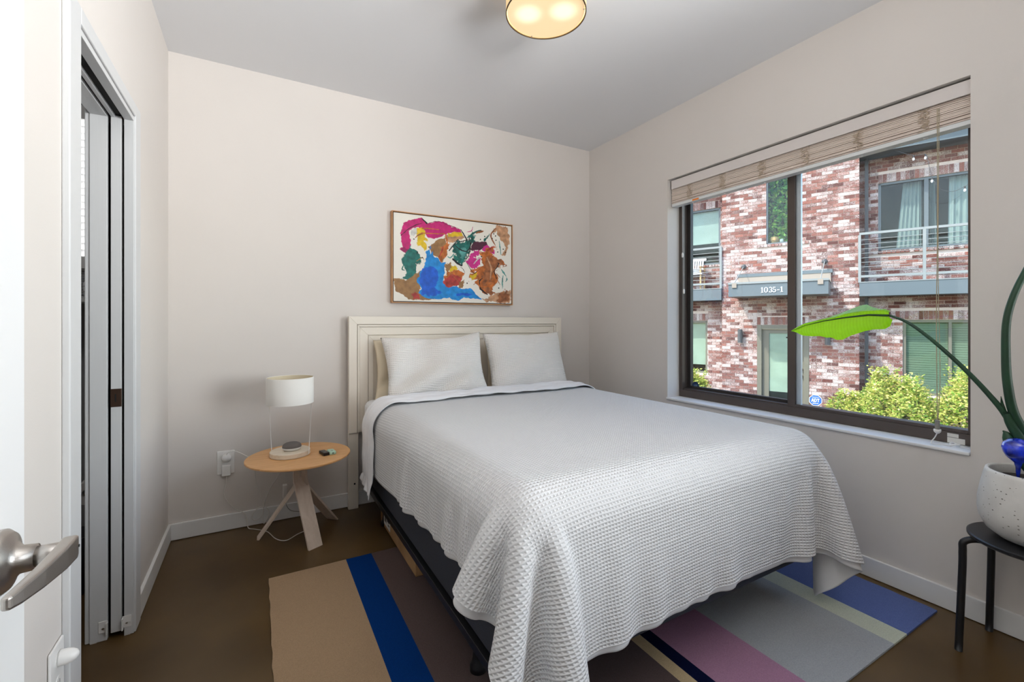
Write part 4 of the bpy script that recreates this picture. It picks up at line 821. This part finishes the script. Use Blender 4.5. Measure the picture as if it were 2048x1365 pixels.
def blade_leaf():
    nL, nW = 48, 12; vs, fs = [], []
    low = [(1.248, 1.179), (1.205, 1.158), (1.164, 1.156), (1.128, 1.158), (1.101, 1.151), (1.08, 1.153), (1.061, 1.142), (1.036, 1.144), (1.003, 1.164), (0.95, 1.185), (0.92, 1.192), (0.881, 1.194), (0.862, 1.208), (0.855, 1.234)]
    mids = [(1.248, 1.179), (1.184, 1.209), (1.101, 1.230), (1.023, 1.244), (0.927, 1.2555), (0.855, 1.252)]
    band = [(1.248, 1.180), (1.184, 1.216), (1.061, 1.243), (1.023, 1.257), (0.95, 1.269), (0.874, 1.274), (.855, 1.262)]
    upp = [(1.248, 1.181), (1.228, 1.202), (1.184, 1.220), (1.101, 1.242), (1.061, 1.259), (1.023, 1.275), (0.991, 1.297), (0.964, 1.303), (0.927, 1.289), (0.89, 1.279), (0.872, 1.279), (.855, 1.270)]
    at = lambda T, y: float(np.interp(y, [p[0] for p in T][::-1], [p[1] for p in T][::-1]))
    ys_ = [.855+(1.248-.855)*(i/nL) for i in range(nL+1)]; X0 = 2.290
    mid = [Vector((X0, y, at(mids, y))) for y in ys_]
    for lower in (True, False):
        k0 = len(vs)
        for i, y in enumerate(ys_):
            zm, f = mid[i].z, i/nL
            for j in range(nW+1):
                g = j/nW; rib = .0010*sin(i*2.1)*sin(pi*g)*(1-f*.5)
                if lower: z = zm+(at(low, y)-zm)*g; x = X0-.016*sin(g*2.0)+.030*g*g+rib
                else:       # a narrow band stands up, the rest leans back from the window side of it
                    zb, zu = at(band, y), at(upp, y)
                    if g < .35: h = g/.35; z = zm+(zb-zm)*h; x = X0-.006*h+rib
                    else: h = (g-.35)/.65; z = zb+(zu-zb)*h; x = X0-.006+(zu-zb)*2.1*h+rib
                vs.append((x, y-.006*g*(1-f)*(1 if lower else 0), z))
        for i in range(nL):
            for j in range(nW):
                a = k0+i*(nW+1)+j; q = (a, a+1, a+nW+2, a+nW+1); fs.append(q if lower else q[::-1])
    m = bpy.data.materials.new('broad_leaf_green'); m.use_nodes = True; n, l = nt(m); b = n['Principled BSDF']
    b.inputs['Roughness'].default_value = .25; b.inputs['Coat Weight'].default_value = .6; b.inputs['Coat Roughness'].default_value = .12
    tc = n.new('ShaderNodeTexCoord'); wv = n.new('ShaderNodeTexWave'); wv.bands_direction = 'Y'; wv.inputs['Scale'].default_value = 26; wv.inputs['Distortion'].default_value = 1.5; l.new(tc.outputs['Object'], wv.inputs['Vector'])
    r = n.new('ShaderNodeValToRGB'); r.color_ramp.elements[0].color = (.10, .34, .012, 1); r.color_ramp.elements[1].color = (.19, .50, .025, 1); l.new(wv.outputs['Fac'], r.inputs[0]); l.new(r.outputs[0], b.inputs['Base Color'])
    bp = n.new('ShaderNodeBump'); bp.inputs['Strength'].default_value = .25; bp.inputs['Distance'].default_value = .004; l.new(wv.outputs['Fac'], bp.inputs['Height']); l.new(bp.outputs[0], b.inputs['Normal'])
    tr = n.new('ShaderNodeBsdfTranslucent'); tr.inputs[0].default_value = (.60, .98, .015, 1); mx = n.new('ShaderNodeMixShader'); mx.inputs[0].default_value = .62
    l.new(b.outputs[0], mx.inputs[1]); l.new(tr.outputs[0], mx.inputs[2]); l.new(mx.outputs[0], n['Material Output'].inputs[0])
    lf = mk('leaf', [tuple(p) for p in vs], fs, m, t, to, smooth=True)
    MB().tube([p+Vector((-.003, 0, -.001)) for p in mid], [.0042*(1-i/(nL+1))+.0006 for i in range(nL+1)], 8).build('midrib', M['stem'], lf, to, smooth=True)
blade_leaf()
t = thing('watering_globe', 'cobalt blue glass watering globe stuck in the plant pot', 'watering globe', (2.307, .494, .66)); to = t.location
MB().lathe([(.004, -.10), (.007, -.06), (.011, -.045), (.018, -.038), (.030, -.026), (.038, -.010), (.041, .006), (.037, .022), (.024, .034), (.008, .039), (.0005, .0395)], (2.307, .494, .778), 36).build('globe', M['blueg'], t, to, smooth=True)

# ------------------------------------------------------------------ outside: ground, path, brick building across the yard
struct(B(2.9, 24, -14, 26, -1.35, -1.0).build('ground', M['mulch']))
TH = math.atan2(-.92, .392)
bd = thing('apartment_building', 'whitewashed brick apartment house across the yard with balconies', 'building', (11.316, 5.535, 0), TH)
Q0 = Vector((11.316, 5.535, 0)); rotb = Matrix.Rotation(TH, 4, 'Z')
def loc2w(t_, d_, z_): return Q0+rotb @ Vector((t_, d_, z_))
CP, BH, BL_, MJ = .077, .067, .194, .0095
HOLES = {'c': [(-1.29, -.21, -1.0, 1.16), (-1.09, -.41, 3.14, 4.95)], 'r': [(1.06, 3.3, 2.83, 4.36), (1.48, 3.2, -.35, 1.28)], 'l': [(-4.0, -2.25, 2.81, 4.34), (-4.1, -2.58, -.18, 1.27)]}
SECT = {'c': (-2.1, .72, 0.0, -1.0, 5.4), 'r': (.72, 3.9, .5, -1.0, 5.0), 'l': (-4.6, -2.1, .5, -1.0, 5.4)}
fac = lambda u, w, d: (u, d, w)
for k, (t0, t1, dp, z0, z1) in SECT.items():
    panel_with_holes(MB(), t0, t1, z0, z1, dp+.012, dp+.25, HOLES[k], fac).build('wall_panel', M['mortar'], bd)
MB().box(.70, .72, .012, .5, -1, 5.4).box(-2.1, -2.08, .012, .5, -1, 5.4).build('wall_return', M['brick'], bd)
bricks = []      # (t0, t1, z0, z1, depth of face)
SOLD = [('r', 1.06, 3.3, 4.36, .19), ('r', 1.28, 3.2, 1.285, .19), ('l', -4.0, -2.25, 4.34, .19), ('l', -4.1, -2.58, 1.275, .19), ('c', -1.29, -.21, 1.165, .19)]
SILL = [('r', .90, 3.3, 2.765, .062, .5), ('c', -1.29, -.20, 3.075, .062, 0), ('l', -4.0, -2.25, 2.745, .062, .5)]
block = {k: list(v) for k, v in HOLES.items()}
for k, a, b, z, h_ in SOLD:
    block[k].append((a, b, z-.001, z+h_+.006)); dp = SECT[k][2]; x = a
    while x+.066 <= b+.01: bricks.append((x+.004, x+.071, z+.004, z+h_, dp-.002)); x += CP
for k, a, b, z, h_, dp in SILL:
    block[k].append((a, b, z-.012, z+h_+.004)); x = a
    while x+.066 <= b+.01: bricks.append((x+.004, x+.070, z, z+h_, dp-.03)); x += CP
g = random.Random(4)
for k, (t0, t1, dp, z0, z1) in SECT.items():
    row = 0; z = z0
    while z+CP <= z1:
        x = t0-(.1018 if row % 2 else 0)
        while x < t1:
            segs = [(max(x+MJ/2, t0), min(x+.2035-MJ/2, t1))]
            for h0, h1, w0, w1 in block[k]:
                if z+BH > w0+.004 and z < w1-.004:
                    segs = [s2 for s in segs for s2 in ((s[0], min(s[1], h0-.003)), (max(s[0], h1+.003), s[1])) if s2[1]-s2[0] > .025]
            for s in segs:
                if s[1]-s[0] > .025: bricks.append((s[0], s[1], z, z+BH, dp+g.uniform(-.004, .002)))
            x += .2035
        z += CP; row += 1
Kc = np.array([1024., 645.4]); 
def pix(p):
    s_, c_ = sin(.5153), cos(.5153); D = s_*p.x+c_*p.y; return 1024+899*(c_*p.x-s_*p.y)/D, 645.4-899*(p.z-1.222)/D, D
def size_in_view(b_):
    p = loc2w((b_[0]+b_[1])/2, b_[4], (b_[2]+b_[3])/2); u, v, D = pix(p)
    inside = (1388 < u < 1574 or 1606 < u < 1928) and v > 420-.27*(u-1350) and v < 795+.16*(u-1384)-12 and not (u > 1650 and v > 745)
    return (b_[1]-b_[0])*(b_[3]-b_[2])/D**2 if inside else 0
sz = np.array([size_in_view(b_) for b_ in bricks]); order = np.argsort(-sz)
single = set(order[:290].tolist())
cache = {}
def brick_mesh(w, h_):
    key = (round(w, 3), round(h_, 3))
    if key not in cache:
        mb = MB(); mb.box(-w/2, w/2, 0, .05, -h_/2, h_/2); me = bpy.data.meshes.new('brick'); me.from_pydata(mb.v, [], mb.f); me.materials.append(M['brick']); cache[key] = me
    return cache[key]
fld = MB()
for i, b_ in enumerate(bricks):
    if i in single:
        o = bpy.data.objects.new('brick', brick_mesh(b_[1]-b_[0], b_[3]-b_[2])); COL.objects.link(o); o.parent = bd; o.location = ((b_[0]+b_[1])/2, b_[4], (b_[2]+b_[3])/2)
    else: fld.box(b_[0], b_[1], b_[4], b_[4]+.05, b_[2], b_[3])
fld.build('brickwork', M['brick'], bd)['kind'] = 'stuff'
# windows of the building
def ext_window(t0, t1, z0, z1, dp, mull, m_frame, inner, fw=.05, room=True):
    f = MB(); d0, d1 = dp+.03, dp+.10
    f.box(t0, t1, d0, d1, z1-fw, z1); f.box(t0, t1, d0, d1, z0, z0+fw); f.box(t0, t0+fw, d0, d1, z0, z1); f.box(t1-fw, t1, d0, d1, z0, z1)
    for a, b in mull: f.box(a, b, d0-.005, d1, z0, z1)
    w = f.build('window', m_frame, bd)
    B(t0+fw, t1-fw, dp+.065, dp+.07, z0+fw, z1-fw).build('pane', M['ext_glass'], w)
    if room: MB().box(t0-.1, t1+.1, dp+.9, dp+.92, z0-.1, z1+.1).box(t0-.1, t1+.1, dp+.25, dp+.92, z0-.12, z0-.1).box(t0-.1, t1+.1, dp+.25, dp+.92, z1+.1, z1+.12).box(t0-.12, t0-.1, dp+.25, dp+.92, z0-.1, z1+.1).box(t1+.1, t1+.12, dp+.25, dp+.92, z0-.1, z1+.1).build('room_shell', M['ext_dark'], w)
    for nm, mm_, mb in inner: mb.build(nm, mm_, w)
    return w
def curt(t0, t1, s0, s1, z0, z1, d):    # pleated curtain, t0..t1 at the top, s0..s1 at the bottom
    mb = MB(); n_ = 28; top, bot = [], []
    for i in range(n_+1):
        f = i/n_; w_ = .025*sin(f*34)
        top.append((t0+(t1-t0)*f, d+w_, z1)); bot.append((s0+(s1-s0)*f, d+w_*1.3, z0))
    for i in range(n_): mb.hexa([bot[i], bot[i+1], top[i+1], top[i]], [tuple(np.add(p, (0, .006, 0))) for p in (bot[i], bot[i+1], top[i+1], top[i])])
    return mb
def slats(t0, t1, z0, z1, d, p=.05):
    mb = MB(); z = z0
    while z < z1: mb.hexa([(t0, d, z), (t1, d, z), (t1, d, z+p*.9), (t0, d, z+p*.9)], [(t0, d+.004, z), (t1, d+.004, z), (t1, d+.018, z+p*.9), (t0, d+.018, z+p*.9)]); z += p
    return mb
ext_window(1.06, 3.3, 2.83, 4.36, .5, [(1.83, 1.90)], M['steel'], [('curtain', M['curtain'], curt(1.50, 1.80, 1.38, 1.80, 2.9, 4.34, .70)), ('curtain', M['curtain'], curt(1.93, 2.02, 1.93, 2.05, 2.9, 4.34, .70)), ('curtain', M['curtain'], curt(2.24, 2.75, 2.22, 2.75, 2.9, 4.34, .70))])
ext_window(1.48, 3.2, -.35, 1.28, .5, [(2.21, 2.26)], M['olive'], [('blind', M['ext_blind'], slats(1.53, 3.15, -.3, 1.23, .60))], fw=.055)  # green slats stand in for foliage reflected in the glass
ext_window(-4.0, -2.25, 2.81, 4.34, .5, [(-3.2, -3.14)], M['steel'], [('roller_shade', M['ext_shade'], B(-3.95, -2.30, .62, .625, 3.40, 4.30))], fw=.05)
ext_window(-4.1, -2.58, -.18, 1.27, .5, [], M['olive'], [('roller_shade', M['ext_pale'], B(-4.05, -2.63, .62, .625, .05, 1.22))], fw=.055)  # pale green sheet stands in for the garden's reflection
cwin = ext_window(-1.09, -.41, 3.14, 4.95, 0, [], M['steel'], [], fw=.035)
# plants and pots behind the middle window
t = thing('trailing_houseplant', 'bright green trailing houseplant behind the middle upstairs window', 'plant', tuple(loc2w(-.75, .45, 3.15)))
vs = []; fs = []; q = np.random.default_rng(3)
for k in range(900):
    c = np.array(loc2w(q.uniform(-1.06, -.44), q.uniform(.12, .42), q.uniform(3.2, 4.9)))-np.array(t.location); a = q.normal(size=3); a /= np.linalg.norm(a); b = np.cross(a, q.normal(size=3)); b /= np.linalg.norm(b)
    L_, w_ = q.uniform(.07, .14), q.uniform(.025, .042); i = len(vs); vs += [c-a*L_/2, c+b*w_, c+a*L_/2, c-b*w_]; fs.append((i, i+1, i+2, i+3))
mk('foliage', vs, fs, M['green'], t)['kind'] = 'stuff'
MB().lathe([(.07, 0), (.10, .12), (.09, .12)], (0, 0, 0), 20).build('pot', M['terra'], t)
def wpot(nm, label, tt, dd, r_, h_, m):
    o = MB().lathe([(r_*.7, 0), (r_, h_*.5), (r_*.9, h_), (r_*.8, h_)], (0, 0, 0), 20).build(nm, M[m]); o.location = loc2w(tt, dd, 3.175); return tag(o, label, 'pot')
wpot('clay_bowl', 'tan clay bowl on the sill of the middle upstairs window', -.93, .16, .10, .15, 'terra')
wpot('white_ornament', 'small white ornament right of the clay bowl in the upstairs window', -.78, .16, .045, .09, 'signwhite')
# door with frame
dd = MB(); dd.box(-1.29, -1.19, -.01, .12, -1, 1.16).box(-.31, -.21, -.01, .12, -1, 1.16).box(-1.19, -.31, -.01, .12, 1.06, 1.16)
dfr = dd.build('entry_door', M['olive'], bd, bevel=.006)
s = MB(); panel_with_holes(s, -1.185, -.315, -.99, 1.055, .06, .10, [(-1.04, -.46, -.66, .96)], fac); s.build('door_leaf', M['olive'], dfr)
B(-1.04, -.46, .075, .082, -.66, .96).build('pane', M['ext_glass'], dfr)
B(-1.04, -.46, .088, .092, -.47, .96).build('door_blind', M['ext_pale'], dfr); B(-1.04, -.46, .090, .094, -.66, -.47).build('dark_gap', M['ext_dark'], dfr)
for z in (.11, -.05): MB().lathe([(.032, 0), (.032, -.012), (.018, -.02), (.028, -.05), (.02, -.065)], (-.365, .06, z), 20, axis='y').build('door_knob', M['brass'], dfr, smooth=True)
# canopy with the house number
cn = MB().box(-1.75, .20, -.95, -.02, 1.83, 2.13).build('entry_canopy', M['steel'], bd, bevel=.004)
MB().box(-1.76, .21, -.965, -.955+.02, 2.135, 2.165).box(-1.765, .215, -.97, -.02, 2.12, 2.14).build('canopy_edge', M['steel_lt'], cn)
MB().box(-1.73, .24, -.06, -.005, 2.36, 2.44).build('ledger_cap', M['steel'], cn); MB().box(-1.70, .21, -.05, -.005, 2.13, 2.36).build('ledger_board', M['tan'], cn)
for tt in (-1.62, .06):
    hx = MB().box(tt-.05, tt+.05, -.975, -.93, 2.04, 2.15).build('tie_bracket', M['tan'], cn)
    MB().tube([(tt, -.95, 2.15), (tt+.03, -.02, 2.63)], .010, 8).build('tie_rod', M['steel_lt'], cn)
    MB().lathe([(.06, 0), (.05, -.03), (.02, -.05)], (tt+.03, -.005, 2.63), 16, axis='y').build('rod_anchor', M['post'], cn)
def strokes(mb, pts, ws, x0, z0, sx_1, sz_1):    # a pen stroke of varying width
    pts = [np.array(p) for p in pts]
    for i in range(len(pts)-1):
        d = pts[i+1]-pts[i]; d = d/(np.linalg.norm(d)+1e-9); nrm = np.array([-d[1], d[0]])
        q = [pts[i]+nrm*ws[i]/2, pts[i]-nrm*ws[i]/2, pts[i+1]-nrm*ws[i+1]/2+d*.01, pts[i+1]+nrm*ws[i+1]/2+d*.01]
        mb.hexa([(x0+a*sx_1, -.9505, z0+b*sz_1) for a, b in q], [(x0+a*sx_1, -.962, z0+b*sz_1) for a, b in q])
num = MB(); zz, hh, sw = 1.905, .118, .118
def arc(cx, cz, rx, rz, a0, a1, n_=14): return [(cx+rx*cos(R(a)), cz+rz*sin(R(a))) for a in np.linspace(a0, a1, n_)]
def one(x): strokes(num, [(.22, 0), (.22, 1)], [.16, .16], x, zz, sw, hh); strokes(num, [(.02, .03), (.42, .03)], [.07, .07], x, zz, sw, hh); strokes(num, [(.02, .84), (.22, .97)], [.08, .06], x, zz, sw, hh)
xs_ = -1.065
one(xs_)
c0 = arc(.36, .5, .26, .47, 0, 360, 30); strokes(num, c0, [.06+.11*abs(cos(a)) for a in np.linspace(0, 2*pi, 30)], xs_+.060, zz, sw, hh)
c3 = arc(.28, .74, .20, .23, 160, -90, 14); strokes(num, c3, [.08]+[.06+.09*abs(cos(R(a))) for a in np.linspace(160, -90, 13)], xs_+.158, zz, sw, hh)
c3 = arc(.27, .27, .24, .25, 90, -160, 14); strokes(num, c3, [.06+.10*abs(cos(R(a))) for a in np.linspace(90, -160, 14)], xs_+.158, zz, sw, hh)
strokes(num, [(.06, .52), (.10, .95)], [.08, .08], xs_+.235, zz, sw, hh); strokes(num, [(.08, .93), (.46, .93)], [.12, .10], xs_+.235, zz, sw, hh)
c5 = arc(.24, .30, .25, .28, 130, -160, 16); strokes(num, c5, [.06+.10*abs(cos(R(a))) for a in np.linspace(130, -160, 16)], xs_+.235, zz, sw, hh)
strokes(num, [(.0, .42), (.36, .42)], [.09, .09], xs_+.322, zz, sw, hh)
one(xs_+.385)
num.build('house_number', M['signwhite'], cn)['label'] = 'white serif numerals 1035-1'
for tt in (-1.66, .15):
    wl_ = MB().box(tt-.05, tt+.05, -.03, 0, .80, .95).build('wall_lamp', M['post'], bd)
    MB().lathe([(.055, .71), (.055, 1.05)], (tt, -.08, 0), 24).build('lamp_cylinder', M['post'], wl_, smooth=False)
# balconies
for t0, t1, posts in ((.72, 3.9, (.70, 1.76, 2.85)), (-4.6, -2.1, (-3.2, -2.145))):
    B(t0, t1, -.06, .5, 1.80, 2.10).build('balcony_beam', M['steel'], bd, bevel=.004)
    rl = MB().box(t0, t1, -.05, .0, 3.15, 3.20).build('balcony_rail', M['steel_lt'], bd)
    B(t0, t1, -.045, -.005, 2.21, 2.26).build('bottom_bar', M['steel_lt'], rl)
    B(t0, t1, -.07, -.055, 2.095, 2.115).build('flashing', M['steel_lt'], rl)
    for p in posts: B(p, p+.05, -.05, .0, 2.1, 3.15).build('rail_post', M['steel_lt'], rl)
    for k in range(8): z = 2.345+k*.0995; MB().tube([(t0, -.025, z), (t1, -.025, z)], .0065, 6).build('rail_cable', M['steel_lt'], rl)
B(.82, .885, .36, .425, -1, 4.95).build('steel_post', M['post'], bd)
B(.72, 3.9, -.05, .48, 4.92, 5.2).build('roof_beam', M['steel'], bd)
MB().box(-4.8, 4.2, -.35, 1.6, 5.4, 5.6).build('roof', M['steel'], bd)
B(.72, 3.9, .5, .75, 4.99, 5.4).build('parapet', M['steel'], bd)
# string lights hung below the roof beam of the right balcony
t = thing('string_lights', 'dark cable of small clear bulbs hung over the right balcony', 'string lights', (0, 0, 0)); 
sl = [(1.33, .05, 4.90), (1.62, .0, 4.72), (1.80, -.02, 4.70), (1.84, -.02, 4.55), (1.90, -.02, 4.20), (2.02, -.02, 3.95), (2.20, -.02, 3.86), (2.38, -.02, 3.93), (2.6, -.02, 4.1)]
wp = bez([tuple(loc2w(*p)) for p in sl], 8); MB().tube(wp, .005, 6).build('cable', M['post'], t)
for p in (sl[1], sl[2], sl[4], sl[7]):
    c = loc2w(*p); h = MB().lathe([(.014, 0), (.014, -.05)], c, 10).build('bulb_socket', M['fob'], t); MB().lathe([(.012, -.05), (.022, -.075), (.016, -.105), (.002, -.112)], c, 14).build('bulb', M['signwhite'], h, smooth=True)
# white slatted chair on the left balcony
t = thing('balcony_chair', 'white slatted chair with wooden legs on the left balcony', 'chair', tuple(loc2w(-2.85, .25, 2.11)), TH)
for k in range(7): MB().hexa([(-.22+k*.06, .16, .46), (-.185+k*.06, .16, .46), (-.185+k*.06, .24, .86), (-.22+k*.06, .24, .86)], [(-.22+k*.06, .18, .46), (-.185+k*.06, .18, .46), (-.185+k*.06, .26, .86), (-.22+k*.06, .26, .86)]).build('back_slat', M['signwhite'], t)
MB().box(-.24, .24, .235, .265, .82, .88).build('top_rail', M['signwhite'], t)
B(-.25, .25, -.25, .2, .40, .43).build('seat', M['signwhite'], t); B(-.23, .20, -.18, .16, .43, .56).build('cushion', M['signwhite'], t, bevel=.04, seg=4)
st_ = MB()
for k in range(4): st_.box(-.235, .205, -.186, .165, .45+k*.028, .458+k*.028)
st_.build('cushion_stripes', M['stripe'], t)
for x, y in ((-.22, -.22), (.19, -.22), (-.22, .17), (.19, .17)): B(x, x+.035, y, y+.035, 0, .60).build('leg', M['lwood'], t)
for x in (-.24, .18): B(x, x+.06, -.25, .2, .60, .62).build('armrest', M['lwood'], t)

# shrubs
def shrub(label, tt, dd, w, dpt, h, n, seed, spikes=10, base=-1.0):
    c = loc2w(tt, -dd, base); q = np.random.default_rng(seed)
    t = thing('flowering_shrub', label, 'shrub', tuple(c), 0, 'yellow-green shrubs in front of the brick house')
    cr = []
    for k in range(n):          # clusters fill a lumpy dome, thicker toward its outside
        a = q.random()*2*pi; e_ = q.random()**.75*pi/2*.98; rr_ = (.55+.45*q.random()**.4)*(1+.16*sin(a*3+seed)+.12*sin(a*5+e_*4)); 
        cr.append((cos(a)*cos(e_)*w/2*rr_, sin(a)*cos(e_)*dpt/2*rr_, sin(e_)*h*rr_*.92+.05))
    for k in range(spikes):     # shoots that stick out of the top
        a = q.random()*2*pi; x, y = cos(a)*w/2*.6*q.random(), sin(a)*dpt/2*.6*q.random()
        for j in range(10): cr.append((x+.10*j/10*cos(a)+q.normal()*.012, y+.10*j/10*sin(a)+q.normal()*.012, h*(.80+.045*j)))
    cr = np.array(cr); m_ = 5; C = np.repeat(cr, m_, 0)+q.normal(size=(len(cr)*m_, 3))*.024
    A = q.normal(size=C.shape); A[:, 2] = np.abs(A[:, 2])*.35+.1; A /= np.linalg.norm(A, axis=1)[:, None]; Bv = np.cross(A, q.normal(size=C.shape)*.5+np.array([0, 0, 1])); Bv /= np.linalg.norm(Bv, axis=1)[:, None]
    L_ = q.uniform(.040, .068, len(C))[:, None]; w_ = L_*.30; nrm = np.cross(A, Bv)*L_*.08
    V_ = np.stack([C, C+A*L_*.5+Bv*w_+nrm, C+A*L_, C+A*L_*.5-Bv*w_+nrm], 1).reshape(-1, 3); F_ = np.arange(len(V_)).reshape(-1, 4)
    mk('foliage', V_, F_, M['bush'], t)['kind'] = 'stuff'
    tw = MB()
    for k in range(16):
        a = q.random()*2*pi; tw.tube([(0, 0, 0), (cos(a)*w*.18, sin(a)*dpt*.18, h*.5), (cos(a)*w*.32, sin(a)*dpt*.32, h*.8)], .006, 5)
    tw.build('twigs', M['twig'], t)
shrub('wide pale yellow-green shrub under the right balcony, in the middle of the right pane', 1.35, 1.75, 1.5, 1.2, 1.02, 3600, 2, 9)
shrub('tall yellow-green shrub under the right balcony, cut by the right window frame', 2.25, 1.55, 1.6, 1.2, 1.20, 3600, 5, 9)
shrub('low sparse shrub end beside the octagonal yard sign', .62, 1.45, 1.0, .9, .72, 1700, 8, 5)
shrub('small bright shrub at the left edge of the sliding pane', -2.55, 1.0, 1.0, .9, .86, 2200, 12, 8)
shrub('greener shrub close to the wall below the dark post', 1.05, .75, 1.0, .7, 1.08, 1700, 17, 7)
# octagonal yard sign
c = loc2w(-.05, -.6, -.50); t = thing('yard_sign', 'blue octagonal security sign on a stake in front of the brick wall', 'sign', tuple(c), TH)
oc = lambda r_: [(r_*cos(R(22.5+45*k)), r_*sin(R(22.5+45*k))) for k in range(8)]
MB().prism(oc(.128), 0, -.006, lambda a, b, h: (a, h, b)).build('rim', M['signwhite'], t); MB().prism(oc(.118), -.0062, -.0075, lambda a, b, h: (a, h, b)).build('face', M['signblue'], t)
letters(MB(), 'ADT', lambda a, b, h: (-.078+a*.061, -.0078-.0015*h, -.038+b*.076)).build('lettering', M['signwhite'], t)
MB().box(-.06, .06, -.009, -.0076, .062, .070).box(-.055, .055, -.009, -.0076, -.075, -.063).build('print_bars', M['signwhite'], t)
MB().tube([(0, .004, -.125), (0, .004, -.5)], .008, 8).build('stake', M['steel_lt'], t)
